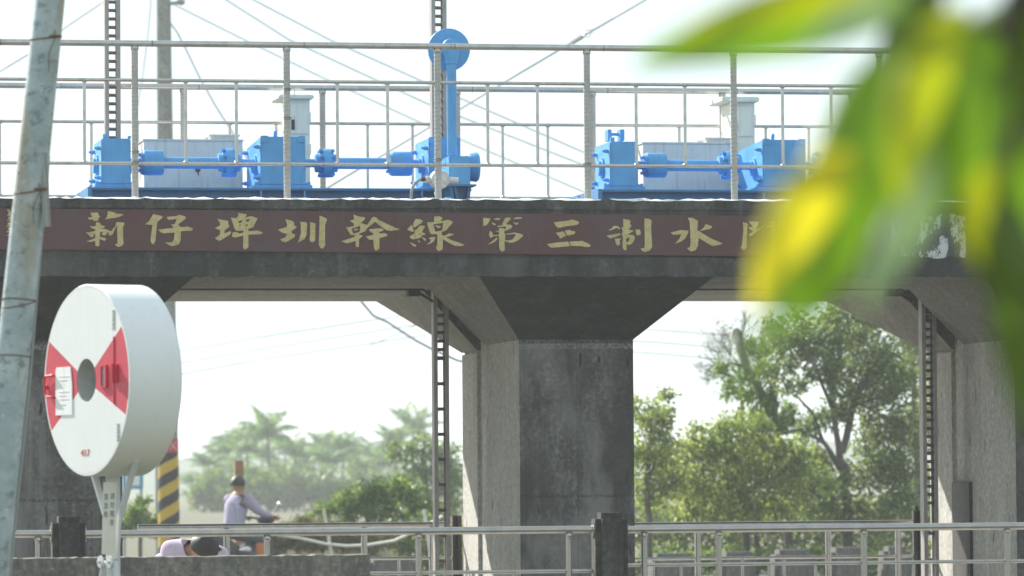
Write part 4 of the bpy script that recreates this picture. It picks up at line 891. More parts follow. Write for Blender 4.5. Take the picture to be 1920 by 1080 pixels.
# ------------------------------------------------------------------ leaning galvanised pole
DP = 20.0
def polec(y): p = at(93.5 - 0.103 * y, y, DP); return p
pa = polec(-120); pb_ = polec(1085); dirp = (pa - pb_).normalized(); pg = pb_ + dirp * (-(pb_.z) / dirp.z)
LP = thing('lamp_pole', 'leaning galvanised steel pole with rusty wire bands at the left edge', 'steel pole', pg)
rad = lambda y: (28.0 + 0.0056 * y) / ppm(DP)
m = MB().tube([pg, pb_, polec(500), pa], [rad(1700), rad(1085), rad(500), rad(-120)], 28); m.build('pole_shaft', M['galv'], LP, smooth=60)
bands = [(72, 0.0035, 3.5), (358, 0.003, 6), (563, 0.003, -3), (570, 0.0025, 8), (668, 0.003, -2)]
for y, r_, tl in bands:
    c = polec(y); R_ = rad(y) + r_ * 0.6; m = MB(); tt = tl / ppm(DP)
    m.tube([c + Vector((R_ * math.cos(a), R_ * math.sin(a), tt * math.cos(a - 0.6) )) for a in [2 * math.pi * i / 40 for i in range(41)]], r_, 6, cap=False)
    if y in (72, 358):
        kx = c + Vector((R_ * 0.55, -R_ * 0.9, 0)); m.tube([kx + Vector((-0.03, 0, 0.004)), kx + Vector((0.025, -0.004, 0.004))], 0.006, 6); m.tube([kx, kx + Vector((-0.006, -0.01, 0.03))], 0.0022, 5); m.tube([kx, kx + Vector((-0.03, -0.004, -0.07)), kx + Vector((-0.03, -0.004, -0.15))], 0.0015, 5)
    m.build('wire_band', M['rust'], LP, smooth=60)
m = MB()
for a_, b_ in (((33, 324), (60, 327)), ((60, 327), (57, 352))):
    p, q = at(*a_, DP - 0.0635 + (abs(a_[0] - 57) / ppm(DP)) ** 2 * 6), at(*b_, DP - 0.0615 + (abs(b_[0] - 57) / ppm(DP)) ** 2 * 6); m.tube([p, q], 0.0022, 5)
m.build('rust_mark', M['rust'], LP)
p0, p1 = at(80, 287, DP - 0.05), at(87, 425, DP - 0.05)
m = MB()
for dx_, ww in ((-0.010, 0.006), (0.003, 0.016), (0.016, 0.005)):
    r0 = CR * dx_; e = CR * (ww / 2); f_ = Vector((0, 0.016 if ww > 0.01 else 0.022, 0))
    m.hexa([p1 + r0 - e, p1 + r0 + e, p1 + r0 + e + f_, p1 + r0 - e + f_], [p0 + r0 - e, p0 + r0 + e, p0 + r0 + e + f_, p0 + r0 - e + f_])
tag(m.build('wooden_slat', M['conduit'], base=p1), 'short grey grooved slat wired to the side of the leaning pole', 'slat')
m = MB().tube([at(92, 292, DP + 0.02), at(75, 480, DP + 0.02), at(57, 700, DP + 0.02), at(18, 1084, DP + 0.02)], 0.006, 8); m.build('side_conduit', M['conduit'], LP, smooth=60)
# ------------------------------------------------------------------ utility pole with hazard stripes
DU = 76.0; u0, u1 = at(317.5, 1035, DU), at(306, -60, DU); du = (u1 - u0).normalized(); ug = u0 + du * (-u0.z / du.z)
UP = thing('utility_pole', 'grey concrete utility pole with yellow and black hazard stripes at its foot', 'utility pole', ug)
ru = lambda t: (19.6 - 6.4 * t) / ppm(DU)
m = MB().tube([ug, u0 + (u1 - u0) * 0.5, u1 + du * 2.0], [ru(-0.08), ru(0.5), ru(1.25)], 24); m.build('pole_shaft', M['pole_c'], UP, smooth=60)
def axisat(y): t = (1035 - y) / 1095.0; return u0 + (u1 - u0) * t, ru(t)
a, ra = axisat(846); m = MB().tube([ug + du * 0.05, a], [ru(-0.08) + 0.006, ra + 0.006], 28); m.build('hazard_band', M['hazard'], UP, smooth=60)
a, ra = axisat(848); b, rb_ = axisat(823); m = MB().tube([a + du * .003, b], [ra + 0.008, rb_ + 0.008], 24); bd = m.build('red_band', M['red'], UP, smooth=60)
m = MB(); c, r_ = axisat(836)
for sx in (-1, 1): m.tube([c + Vector((-0.05 + 0.06, -r_ - 0.012, -0.07 * sx)), c + Vector((0.05 + 0.06, -r_ - 0.006, 0.07 * sx))], 0.006, 5)
m.build('white_stroke', M['board'], bd)
m = MB(); c, r_ = axisat(8); m.tube([c, c + CR * 0.26 + Vector((0, -0.1, 0.02))], 0.03, 8); m.sphere(c + CR * 0.27 + Vector((0, -0.1, 0.03)), (0.07, 0.06, 0.06), 10, 6); m.build('insulator', M['conduit'], UP, smooth=50)
for q in (95, 170, 225):
    c, r_ = axisat(q); m = MB().tube([c + Vector((-0.02, -r_ + 0.01, 0)), c + Vector((-0.05, -r_ - 0.06, 0.0))], 0.018, 6); m.build('climbing_stud', M['conduit'], UP)
p0, p1 = at(296, 1000, 82), at(296, 880, 82)
tag(MB().tube([(p0.x, p0.y, 0), (p0.x, p0.y, at(296, 560, 82).z)], 0.045, 12).build('slim_pole', M['conduit'], base=(p0.x, p0.y, 0), smooth=60), 'slim grey pole just left of the striped utility pole', 'pole')
# blue framed sign behind the life ring stand
DS = 80.0; a, b = at(230, 872, DS), at(269, 917, DS); c0, c1 = at(236, 872, DS), at(262, 910, DS)
SG = thing('roadside_sign', 'white roadside sign in a blue frame behind the life ring stand', 'sign', ((a.x + b.x) / 2, a.y, 0))
MB().box(c0.x, c1.x, a.y - 0.02, a.y + 0.0, c1.z, c0.z).build('sign_face', M['paper'], SG)
k = M['blue']; m = MB(); m.box(a.x, b.x, a.y - 0.015, a.y + 0.03, b.z, c1.z - .001); m.box(a.x, b.x, a.y - 0.015, a.y + 0.03, c0.z + .001, c0.z + 0.06); m.box(a.x, c0.x - .001, a.y - 0.015, a.y + 0.03, c1.z, c0.z); m.box(c1.x + .001, b.x, a.y - 0.015, a.y + 0.03, c1.z, c0.z)
m.build('sign_frame', paint('sign frame blue', (0.12, 0.36, 0.58), 0.5), SG)
m = MB()
for x in (a.x + 0.03, b.x - 0.03): m.tube([(x, a.y + 0.05, 0), (x, a.y + 0.05, b.z + 0.02)], 0.025, 8)
separate(m.build('sign_leg', M['conduit'], SG))
# ------------------------------------------------------------------ overhead cables
def cable(label, pts, d, r=0.0100, sag=0.0, d2=None):
    P = [at(x, y, d + ((d2 or d) - d) * i / (len(pts) - 1)) for i, (x, y) in enumerate(pts)]
    out = []
    for i in range(len(P) - 1):
        for k_ in range(8): out.append(P[i].lerp(P[i + 1], k_ / 8))
    out.append(P[-1]); m = MB().tube(out, r, 6)
    return tag(m.build('overhead_cable', M['cable'], base=out[0], smooth=60), label, 'cable', 'overhead cables crossing the sky')
cable('highest of three parallel overhead cables falling to the right above the hoists', [(380, -50), (621, 76), (869, 187), (1093, 285), (1500, 462), (1900, 640)], 70)
cable('middle of three parallel overhead cables falling to the right above the hoists', [(330, -60), (541, 74), (798, 193), (1093, 309), (1500, 470), (1900, 640)], 71)
cable('lowest of three parallel overhead cables falling right from the utility pole', [(325, 8), (457, 74), (610, 148), (780, 226), (1093, 359), (1500, 540), (1900, 700)], 75.5)
wd = cable('guy cable with a metal clamp rising to the upper right beside the large leaf', [(1290, -52), (1208, 1), (1119, 53), (1082, 74), (960, 146), (798, 243), (673, 317), (560, 385), (500, 420)], 60, 0.012)
m = MB(); a, b = at(1072, 80, 60), at(1093, 67, 60); m.tube([a, b], [0.03, 0.034], 10); a2, b2, c2, d2 = at(1093, 67, 60), at(1099, 57, 60), at(1114, 54, 60), at(1104, 70, 60); m.tube([a2, b2, c2, d2, a2], 0.008, 6)
m.build('cable_clamp', M['chrome'], wd, smooth=50)
cable('loose cable drooping from the utility pole down to the deck', [(320, 44), (333, 62), (345, 85), (374, 145), (405, 200), (436, 248), (470, 310)], 75.8, 0.013)
cable('thin cable passing behind the leaning pole at the upper left', [(-60, 165), (0, 134), (60, 98), (110, 60), (193, 4), (250, -40)], 66)
cable('faint cable swinging left from the top of the utility pole', [(285, -20), (278, 60), (268, 140), (258, 200), (250, 262)], 76, 0.009)
cable('upper of three level cables seen through the left arch', [(260, 672), (480, 633), (741, 594), (880, 566)], 90)
cable('middle of three level cables seen through the left arch', [(260, 694), (480, 656), (773, 610), (900, 585)], 90)
cable('lowest of three level cables seen through the left arch', [(260, 716), (480, 676), (807, 627), (900, 608)], 90)
cable('faint cable rising steeply to the right in the left arch', [(340, 800), (470, 750), (596, 698), (700, 645), (757, 621), (860, 570)], 95, 0.009)
cable('thick drooping cable in the upper right corner of the left arch', [(660, 520), (678, 566), (700, 592), (725, 603), (751, 620), (779, 638), (807, 653), (858, 676), (900, 682)], 64, 0.016)
for i, (ya, yb, nm_) in enumerate(((618, 626, 'highest'), (641, 650, 'middle'), (662, 672, 'lowest'))):
    cable('%s of the three cables seen in the right arch beside the pier' % nm_, [(1150, ya - 4), (1219, ya), (1330, yb), (1420, yb + 8), (1600, yb + 26)], 88)
# ------------------------------------------------------------------ guard blocks, stakes, rope
def guard(label, x0, x1, y, d=59.0):
    a, b = at(x0, y, d), at(x1, y, d); w_ = (b - a).dot(RIGHT0)
    m = MB(); cx = (a.x + b.x) / 2; Y = a.y; h = a.z; x_0, x_1 = cx - w_ / 2, cx + w_ / 2
    m.hexa([(x_0 - .02, Y, 0), (x_1 + .02, Y, 0), (x_1 + .02, Y + .4, 0), (x_0 - .02, Y + .4, 0)], [(x_0, Y, h), (x_1, Y, h), (x_1, Y + .36, h), (x_0, Y + .36, h)])
    tag(m.build('guard_block', M['block'], base=(cx, Y, 0), bevel=0.06, smooth=50), label, 'guard block', 'concrete guard blocks along the far bank')
guard('grey guard block seen low between the parapet end and the left lifting rack', 694, 786, 1046)
guard('leftmost guard block of the row under the right trees, next to the middle pier', 1226, 1306, 1038)
guard('second guard block from the middle pier under the right trees', 1356, 1420, 1035)
guard('middle guard block of the row under the right trees', 1456, 1531, 1031)
guard('guard block just left of the paired railing posts by the right rack', 1562, 1632, 1027)
guard('rightmost guard block of the row, beside the right lifting rack', 1660, 1712, 1025)
DK = 66.0
for (x0, y0, x1, y1, lab) in ((607, 955, 626, 1062, 'white leaning stake carrying a rope before the earth bank'), (795, 955, 810, 1062, 'white leaning stake just left of the left lifting rack')):
    a, b = at(x0, y0, DK), at(x1, y1, DK); d_ = (a - b).normalized(); g0 = b + d_ * (-b.z / d_.z)
    tag(MB().tube([g0, a], 0.022, 8).build('stake', M['board'], base=g0, smooth=60), lab, 'stake', 'white stakes holding a rope')
pts = [at(x, y, DK - 0.02) for x, y in ((520, 1003), (560, 1009), (610, 1020), (650, 1024), (690, 1022), (740, 1014), (800, 985), (830, 968))]
tag(MB().tube(pts, 0.022, 6).build('rope', M['board'], base=(pts[0].x, pts[0].y, 0), smooth=60), 'pale rope sagging between white stakes before the earth bank', 'rope')
a = at(452, 1100, 76); b = at(447, 864, 76)
tag(MB().box(a.x - 0.085, a.x + 0.055, a.y, a.y + 0.1, 0, b.z).build('timber_post', M['brownwood'], base=(a.x, a.y, 0), bevel=0.008), 'reddish brown timber post standing just behind the rider', 'post')
# ------------------------------------------------------------------ people
def skin(name, chain, edges, mat, parent, sub=2, root=0):
    me = bpy.data.meshes.new(name); me.from_pydata([c[0] for c in chain], edges, [])
    o = bpy.data.objects.new(name, me); COL.objects.link(o)
    o.modifiers.new('s', 'SKIN'); 
    for i, c in enumerate(chain):
        sv = me.skin_vertices[0].data[i]; r_ = c[1]; sv.radius = r_ if isinstance(r_, tuple) else (r_, r_); sv.use_root = (i == root)
    sb = o.modifiers.new('b', 'SUBSURF'); sb.levels = sub; sb.render_levels = sub
    bpy.context.view_layer.update()
    nm = bpy.data.meshes.new_from_object(o.evaluated_get(bpy.context.evaluated_depsgraph_get()))
    bpy.data.objects.remove(o); bpy.data.meshes.remove(me); nm.name = name
    for p in nm.polygons: p.use_smooth = True
    nm.materials.clear(); nm.materials.append(mat)
    o = bpy.data.objects.new(name, nm); COL.objects.link(o); o.parent = parent
    return o
def figure(root, J, shirt, trousers, shorts=False, slim=1.0):
    """J: joint positions in the root frame; one continuous body, shirt / trousers / hair as children"""
    V = Vector; ch = []; ed = []; hs = J.get('hs', 1.0)
    def add(p, r, par=None):
        ch.append((tuple(p), r)); i = len(ch) - 1
        if par is not None: ed.append((par, i))
        return i
    pel = add(J['pelvis'], (0.13, 0.10)); wa = add(J['waist'], (0.115, 0.09), pel); chs = add(J['chest'], (0.145, 0.11), wa); nk0 = add(J['neckbase'], 0.065, chs); nk = add(J['neck'], 0.052, nk0)
    hd = V(J['head']); up = (hd - V(J['neck'])).normalized(); fw = V(J['face']).normalized()
    h0 = add(hd - up * 0.075 * hs + fw * 0.015 * hs, (0.062 * hs, 0.07 * hs), nk); h1 = add(hd, (0.076 * hs, 0.095 * hs), h0); h2 = add(hd + up * 0.075 * hs - fw * 0.01 * hs, (0.068 * hs, 0.085 * hs), h1); add(hd + up * 0.11 * hs, 0.03 * hs, h2)
    add(hd + fw * 0.115 * hs - up * 0.015 * hs, 0.014 * hs, h1)
    sd = up.cross(fw).normalized()
    for s_ in (-1, 1): add(hd + sd * s_ * 0.085 * hs - fw * 0.01, 0.012 * hs, h1)
    for s_ in ('L', 'R'):
        sh = add(J['sh' + s_], 0.062, nk0); el = add(J['el' + s_], 0.042, sh); wr = add(J['wr' + s_], 0.030, el)
        d = (V(J['wr' + s_]) - V(J['el' + s_])).normalized(); pm2 = add(V(J['wr' + s_]) + d * 0.06, (0.036, 0.02), wr)
        n_ = d.orthogonal().normalized(); q_ = d.cross(n_)
        for i in range(4):
            b_ = V(J['wr' + s_]) + d * 0.10 + q_ * (i - 1.5) * 0.02; f1 = add(b_, 0.009, pm2); f2 = add(b_ + d * (0.035 - 0.006 * abs(i - 1.5)) + n_ * 0.012, 0.0085, f1); add(b_ + d * 0.045 + n_ * 0.042, 0.0075, f2)
        t_ = add(V(J['wr' + s_]) + d * 0.045 + q_ * 0.045, 0.010, pm2); add(V(J['wr' + s_]) + d * 0.085 + q_ * 0.055 + n_ * 0.02, 0.0085, t_)
        hp = add(J['hip' + s_], 0.088, pel); kn = add(J['kn' + s_], 0.056, hp); ca = add(V(J['kn' + s_]).lerp(V(J['an' + s_]), 0.35), 0.054, kn); an = add(J['an' + s_], 0.036, ca); add(V(J['an' + s_]) + V(J['toe']) * 0.17 + V((0, 0, -0.045)), (0.042, 0.03), an)
    body = skin('body', ch, ed, M['skin'], root)
    # shirt
    c2 = []; e2 = []
    def a2(p, r, par=None):
        c2.append((tuple(p), r)); i = len(c2) - 1
        if par is not None: e2.append((par, i))
        return i
    P0 = a2(V(J['pelvis']).lerp(V(J['waist']), 0.0), (0.165, 0.135)); P1 = a2(J['waist'], (0.165, 0.135), P0); P2 = a2(J['chest'], (0.185, 0.15), P1); P3 = a2(V(J['neckbase']) + (V(J['neck']) - V(J['neckbase'])) * 0.15, (0.085, 0.08), P2); a2(V(J['neckbase']).lerp(V(J['neck']), 0.7), (0.088, 0.085), P3)
    for s_ in ('L', 'R'):
        s0 = a2(J['sh' + s_], 0.095, P3); s1 = a2(J['el' + s_], 0.066, s0); a2(V(J['el' + s_]).lerp(V(J['wr' + s_]), 0.85), 0.046, s1)
    skin('shirt', c2, e2, shirt, root)
    c2.clear(); e2.clear()
    P0 = a2(J['pelvis'], (0.15, 0.125))
    a2(V(J['pelvis']).lerp(V(J['waist']), 0.5), (0.14, 0.115), P0)
    for s_ in ('L', 'R'):
        s0 = a2(J['hip' + s_], 0.105, P0); s1 = a2(J['kn' + s_], 0.075, s0); a2(V(J['kn' + s_]).lerp(V(J['an' + s_]), 0.85), 0.06, s1)
    skin('trousers', c2, e2, trousers, root)
    m = MB(); r = random.Random(4); lat = []
    # hair cap over the crown and back of the head
    n_, k_ = 20, 9; vs = []
    for i in range(k_ + 1):
        t = i / k_ * 1.75
        for j in range(n_):
            a = 2 * math.pi * j / n_; fwd = math.cos(a); tt = t * (1.0 - 0.38 * max(0, fwd))
            rr_ = 1.0 + r.uniform(-0.02, 0.03)
            vs.append(hd + (up * (0.012 + 0.136 * math.cos(tt) * rr_) + fw * (0.112 * math.sin(tt) * fwd * rr_ - 0.012) + sd * (0.103 * math.sin(tt) * math.sin(a) * rr_)) * hs)
    m.add(vs, [(i * n_ + j, i * n_ + (j + 1) % n_, (i + 1) * n_ + (j + 1) % n_, (i + 1) * n_ + j) for i in range(k_) for j in range(n_)])
    hr = m.build('hair', M['hair'], root, smooth=80, local=True)
    return body
# rider on a scooter, riding to the right on the far road
DRd = 65.5; rp0 = at(440, 1000, DRd); zz0 = 0.006
RD = thing('person', 'person in a checked grey violet shirt riding the dark scooter, seen from behind the railing', 'person', (rp0.x, rp0.y, zz0), rotz=0.62)
J = dict(pelvis=(-0.02, 0, 0.80), waist=(0.0, 0, 0.93), chest=(0.03, 0, 1.14), neckbase=(0.05, 0, 1.29), neck=(0.065, 0, 1.35), head=(0.075, 0, 1.46), face=(1, 0.1, -0.15),
 shL=(0.05, 0.18, 1.27), elL=(0.24, 0.25, 1.08), wrL=(0.45, 0.27, 1.0), shR=(0.05, -0.18, 1.27), elR=(0.23, -0.25, 1.07), wrR=(0.45, -0.27, 1.0),
 hipL=(0.0, 0.10, 0.78), knL=(0.40, 0.14, 0.68), anL=(0.36, 0.14, 0.33), hipR=(0.0, -0.10, 0.78), knR=(0.40, -0.14, 0.68), anR=(0.36, -0.14, 0.33), toe=(1, 0, 0))
figure(RD, J, M['shirt1'], M['trousers'])
RD.scale = (1.03, 1.03, 0.955)
ST = thing('scooter', 'dark scooter with chrome mirrors under the rider in the checked shirt', 'scooter', (rp0.x, rp0.y, zz0), rotz=0.62)
def L(mb, *a, **k_): return mb
for x in (-0.52, 0.72):
    m = MB(); m.tube_prof([(Vector((x, y, 0.24)), r_) for y, r_ in ((-0.05, 0.15), (-0.05, 0.22), (-0.03, 0.24), (0.03, 0.24), (0.05, 0.22), (0.05, 0.15))], Vector((0, 1, 0)), 24)
    tw = m.build('wheel', M['tyre'], ST, smooth=40, local=True)
    MB().lathe([(-0.055, 0.04), (-0.052, 0.14), (0.052, 0.14), (0.055, 0.04)], (x, 0, 0.24), (0, 1, 0), 16).build('rim', M['chrome'], tw, smooth=40, local=True)
m = MB(); sec = [(-0.72, 0.08, 0.62, 0.76), (-0.5, 0.14, 0.42, 0.74), (-0.2, 0.16, 0.30, 0.70), (0.1, 0.15, 0.22, 0.50), (0.3, 0.17, 0.22, 0.34), (0.44, 0.19, 0.22, 0.80), (0.56, 0.15, 0.40, 0.96), (0.66, 0.08, 0.55, 0.90)]
vs = []
for x, wd_, z0, z1 in sec: vs += [(x, -wd_, z0), (x, wd_, z0), (x, wd_ * .8, z1), (x, -wd_ * .8, z1)]
m.add(vs, [(i * 4 + q, i * 4 + (q + 1) % 4, i * 4 + 4 + (q + 1) % 4, i * 4 + 4 + q) for i in range(len(sec) - 1) for q in range(4)] + [(3, 2, 1, 0), tuple(len(vs) - 4 + q for q in range(4))])
m.build('scooter_body', M['scooter'], ST, bevel=0.02, smooth=50, local=True)
MB().hexa([(-0.68, -0.12, 0.74), (0.12, -0.11, 0.70), (0.12, 0.11, 0.70), (-0.68, 0.12, 0.74)], [(-0.66, -0.11, 0.83), (0.08, -0.10, 0.76), (0.08, 0.10, 0.76), (-0.66, 0.11, 0.83)]).build('seat', M['tyre'], ST, bevel=0.02, smooth=50, local=True)
m = MB().tube([(0.46, -0.32, 1.0), (0.52, -0.12, 0.98), (0.52, 0.12, 0.98), (0.46, 0.32, 1.0)], 0.018, 8); m.tube([(0.52, 0, 0.98), (0.62, 0, 0.6), (0.70, 0, 0.26)], 0.03, 8); m.build('handlebar', M['tyre'], ST, smooth=50, local=True)
MB().sphere((0.58, 0, 0.97), (0.10, 0.16, 0.09)).build('instrument_pod', M['scooter'], ST, smooth=60, local=True)
for s_ in (-1, 1):
    m = MB().tube([(0.5, s_ * 0.2, 1.0), (0.55, s_ * 0.27, 1.14)], 0.008, 6); m.sphere((0.56, s_ * 0.29, 1.17), (0.02, 0.055, 0.045)); m.build('mirror', M['chrome'], ST, smooth=60, local=True)
MB().box(0.22, 0.36, -0.22, -0.172, 0.42, 0.62).build('turn_lamp', M['orange'], ST, bevel=0.01, local=True)
MB().sphere((0.02, -0.19, 0.52), (0.12, 0.05, 0.07)).build('side_cover', M['chrome'], ST, smooth=60, local=True)
ST.scale = (1.03, 1.03, 0.955)
# bent person behind the near railing
DB = 27.6; hp_ = at(379, 1030, DB)
BP = thing('person', 'person in a lavender shirt bending forward, black hair showing above the parapet', 'person', (hp_.x, hp_.y, 0.005))
hz_ = hp_.z + 0.0
J = dict(pelvis=(-0.20, 0.42, hz_ - 0.28), waist=(-0.17, 0.34, hz_ - 0.19), chest=(-0.095, 0.20, hz_ - 0.08), neckbase=(-0.05, 0.05, hz_ - 0.03), neck=(-0.03, 0.015, hz_ - 0.015), head=(0.0, -0.06, hz_ - 0.0), face=(0.1, -0.35, -1),
 shL=(-0.125, 0.09, hz_ - 0.06), elL=(-0.12, 0.0, hz_ - 0.30), wrL=(-0.08, -0.13, hz_ - 0.50), shR=(0.10, 0.12, hz_ - 0.06), elR=(0.12, 0.05, hz_ - 0.32), wrR=(0.06, -0.10, hz_ - 0.50),
 hipL=(-0.27, 0.40, hz_ - 0.34), knL=(-0.30, 0.28, hz_ - 0.58), anL=(-0.28, 0.36, 0.07), hipR=(-0.11, 0.44, hz_ - 0.34), knR=(-0.06, 0.30, hz_ - 0.58), anR=(-0.06, 0.38, 0.07), toe=(0.1, -1, 0), hs=0.80)
figure(BP, J, M['shirt2'], M['trousers'])
# ------------------------------------------------------------------ vegetation
def leaves(clumps, n, ll, lw, rng, mb=None, droop=0.3, shell=0.55):
    """clumps: (centre, (rx,ry,rz), weight); leaf = folded 4-point blade"""
    V, F = [], []
    wt = np.array([c[2] for c in clumps]); wt = wt / wt.sum()
    cnt = rng.multinomial(n, wt)
    for (c, r, _), k in zip(clumps, cnt):
        if k == 0: continue
        d = rng.normal(size=(k, 3)); d /= np.linalg.norm(d, axis=1)[:, None]
        rad = rng.random(k) ** shell * (1 + 0.25 * np.sin(d[:, 0] * 7 + d[:, 2] * 5 + c[0]))
        p = np.array(c)[None] + d * rad[:, None] * np.array(r)[None]
        a = rng.normal(size=(k, 3)) + d * 0.5; a[:, 2] -= droop; a /= np.linalg.norm(a, axis=1)[:, None]
        b = np.cross(a, rng.normal(size=(k, 3))); b /= np.linalg.norm(b, axis=1)[:, None]
        nn = np.cross(a, b)
        s = rng.uniform(0.65, 1.3, size=(k, 1))
        q = np.stack([p, p + a * ll * .5 * s + b * lw * .5 * s + nn * lw * .18, p + a * ll * s - nn * lw * .1, p + a * ll * .5 * s - b * lw * .5 * s + nn * lw * .18], 1)
        V.append(q.reshape(-1, 3))
    V = np.concatenate(V); m = len(V) // 4
    F = (np.arange(m)[:, None] * 4 + np.array([0, 1, 2, 3])[None])
    return V, F
def leaf_obj(name, V, F, mat, parent):
    me = bpy.data.meshes.new(name); off = np.array(WL[parent.name]); V = V - off[None]
    me.vertices.add(len(V)); me.vertices.foreach_set('co', V.astype(np.float32).ravel())
    nF = len(F); me.loops.add(nF * 4); me.loops.foreach_set('vertex_index', F.astype(np.int32).ravel())
    me.polygons.add(nF); me.polygons.foreach_set('loop_start', np.arange(nF, dtype=np.int32) * 4); me.update(); me.validate()
    me.materials.append(mat); o = bpy.data.objects.new(name, me); COL.objects.link(o); o.parent = parent; WL[o.name] = Vector(off)
    return o
def tree(name, label, cat, d, limbs, clumps, n, ll, lw, mat, grp, seed, thick=1.0):
    """limbs: lists of (px,py,radius px); clumps: (px,py,r px)"""
    rng = np.random.default_rng(seed); rr = random.Random(seed); s = 1.0 / ppm(d)
    P = lambda x, y, dd=0.0: at(x, y, d + dd)
    b = P(limbs[0][0][0], 1000); base = (b.x, b.y, 0)
    t = thing(name, label, cat, base, grp)
    m = MB()
    for li, L_ in enumerate(limbs):
        pts = []; rad = []
        for i, (x, y, r_) in enumerate(L_):
            q = P(x, y, 0 if (li == 0 or i == 0) else rr.uniform(-.5, .5)); pts.append(q); rad.append(r_ * s)
        if li == 0:
            q = pts[0].copy(); q.z = -0.02; pts.insert(0, q); rad.insert(0, rad[0] * 1.15)
        o = []; ro = []
        for i in range(len(pts) - 1):
            for k_ in range(3):
                f = k_ / 3; o.append(pts[i].lerp(pts[i + 1], f) + Vector((rr.gauss(0, 1), rr.gauss(0, 1), rr.gauss(0, 1))) * rad[i] * 0.18); ro.append(rad[i] + (rad[i + 1] - rad[i]) * f)
        o.append(pts[-1]); ro.append(rad[-1]); m.tube(o, ro, 8)
    # twigs into the clumps
    for (x, y, r_) in clumps:
        for _ in range(3):
            a = P(x + rr.uniform(-.3, .3) * r_, y + r_ * rr.uniform(.3, .9), rr.uniform(-.6, .6) * r_ * s); e = P(x + rr.uniform(-.8, .8) * r_, y - rr.uniform(.0, .8) * r_, rr.uniform(-.8, .8) * r_ * s)
            m.tube([a, (a + e) / 2 + Vector((rr.gauss(0, .05), 0, rr.gauss(0, .05))), e], [1.6 * s, 1.2 * s, .5 * s], 5)
    m.build('trunk', M['bark'], t, smooth=60)
    C = []
    for (x, y, r_) in clumps:
        q = P(x, y, rr.uniform(-1.0, 1.0) * r_ * s * 1.2); R_ = r_ * s
        C.append((tuple(q), (R_ * thick, R_ * 1.1, R_ * 0.85), r_ * r_))
        for _ in range(3):
            e = Vector((rr.gauss(0, 1), rr.gauss(0, 1), rr.gauss(0, .8))).normalized() * R_ * 0.8; k_ = rr.uniform(.3, .55)
            C.append((tuple(q + e), (R_ * k_,) * 3, r_ * r_ * k_ * k_ * 1.1))
    V, F = leaves(C, n, ll, lw, rng)
    V[:, 2] = np.maximum(V[:, 2], 0.02)
    leaf_obj('crown', V, F, mat, t)
    return t
G5 = 'trees on the far bank behind the right opening'
tree('leafy_tree', 'sparse yellow green young tree next to the middle pier', 'tree', 62, [[(1218, 1020, 6), (1214, 900, 5), (1222, 790, 3)], [(1215, 900, 3), (1245, 830, 2)], [(1215, 880, 3), (1190, 810, 2)]], [(1200, 765, 34), (1222, 800, 36), (1196, 845, 42), (1240, 780, 26), (1250, 740, 18), (1245, 850, 38), (1215, 900, 48), (1262, 890, 42)], 3800, 0.075, 0.036, M['leaf_yg'], G5, 11)
tree('leafy_tree', 'bright yellow green bushy tree in the middle of the right opening', 'tree', 64, [[(1400, 1040, 8), (1395, 930, 6), (1390, 850, 3)], [(1396, 930, 4), (1340, 860, 2)], [(1396, 930, 4), (1455, 870, 2)]], [(1318, 835, 46), (1385, 812, 48), (1440, 838, 44), (1295, 895, 55), (1365, 890, 62), (1440, 905, 58), (1490, 880, 40), (1345, 850, 40), (1410, 860, 45), (1270, 850, 40), (1500, 850, 40), (1530, 900, 44), (1300, 945, 50), (1380, 950, 55), (1460, 950, 50), (1420, 800, 30)], 12500, 0.08, 0.04, M['leaf_yg'], G5, 12)
tree('leafy_tree', 'large dark green tree with a forked trunk left of the right lifting rack', 'tree', 67, [[(1592, 1060, 12), (1586, 930, 10), (1580, 880, 9), (1568, 820, 6), (1560, 740, 5), (1545, 660, 3)], [(1583, 890, 6), (1545, 830, 4), (1500, 805, 3), (1455, 815, 2)], [(1580, 850, 7), (1600, 760, 7), (1630, 680, 5), (1650, 620, 3)], [(1545, 830, 4), (1520, 770, 3), (1490, 740, 2)], [(1562, 770, 4), (1530, 690, 3), (1495, 640, 2)], [(1600, 760, 4), (1665, 740, 2)]],
 [(1462, 640, 40), (1510, 618, 46), (1560, 640, 52), (1612, 625, 50), (1655, 665, 50), (1600, 690, 50), (1545, 690, 40), (1500, 668, 38), (1690, 720, 50), (1640, 740, 52), (1590, 755, 36), (1690, 790, 50), (1640, 820, 55), (1690, 860, 52), (1625, 890, 56), (1550, 920, 48), (1690, 930, 52), (1530, 860, 34), (1505, 900, 36), (1440, 690, 28), (1480, 720, 30), (1570, 590, 40), (1620, 585, 40), (1520, 800, 30), (1555, 780, 36), (1580, 960, 50), (1520, 960, 46), (1640, 970, 50)], 24000, 0.075, 0.036, M['leaf_dk'], G5, 13)
tree('leafy_tree', 'thin leaning tree with a cut off limb, seen under the hanging leaf tip', 'tree', 70, [[(1478, 1040, 9), (1468, 880, 8), (1452, 780, 7), (1450, 720, 7), (1464, 660, 6), (1478, 620, 4)], [(1455, 800, 7), (1430, 740, 8), (1402, 690, 8), (1385, 640, 9), (1380, 622, 8)], [(1402, 690, 4), (1370, 680, 2), (1350, 690, 1)]], [(1405, 735, 26), (1440, 745, 28), (1395, 700, 20), (1480, 775, 30), (1350, 690, 22), (1418, 775, 26), (1455, 800, 24), (1430, 655, 28), (1455, 610, 26), (1400, 650, 22), (1370, 730, 22), (1430, 700, 24)], 3600, 0.08, 0.034, M['leaf_md'], G5, 14)
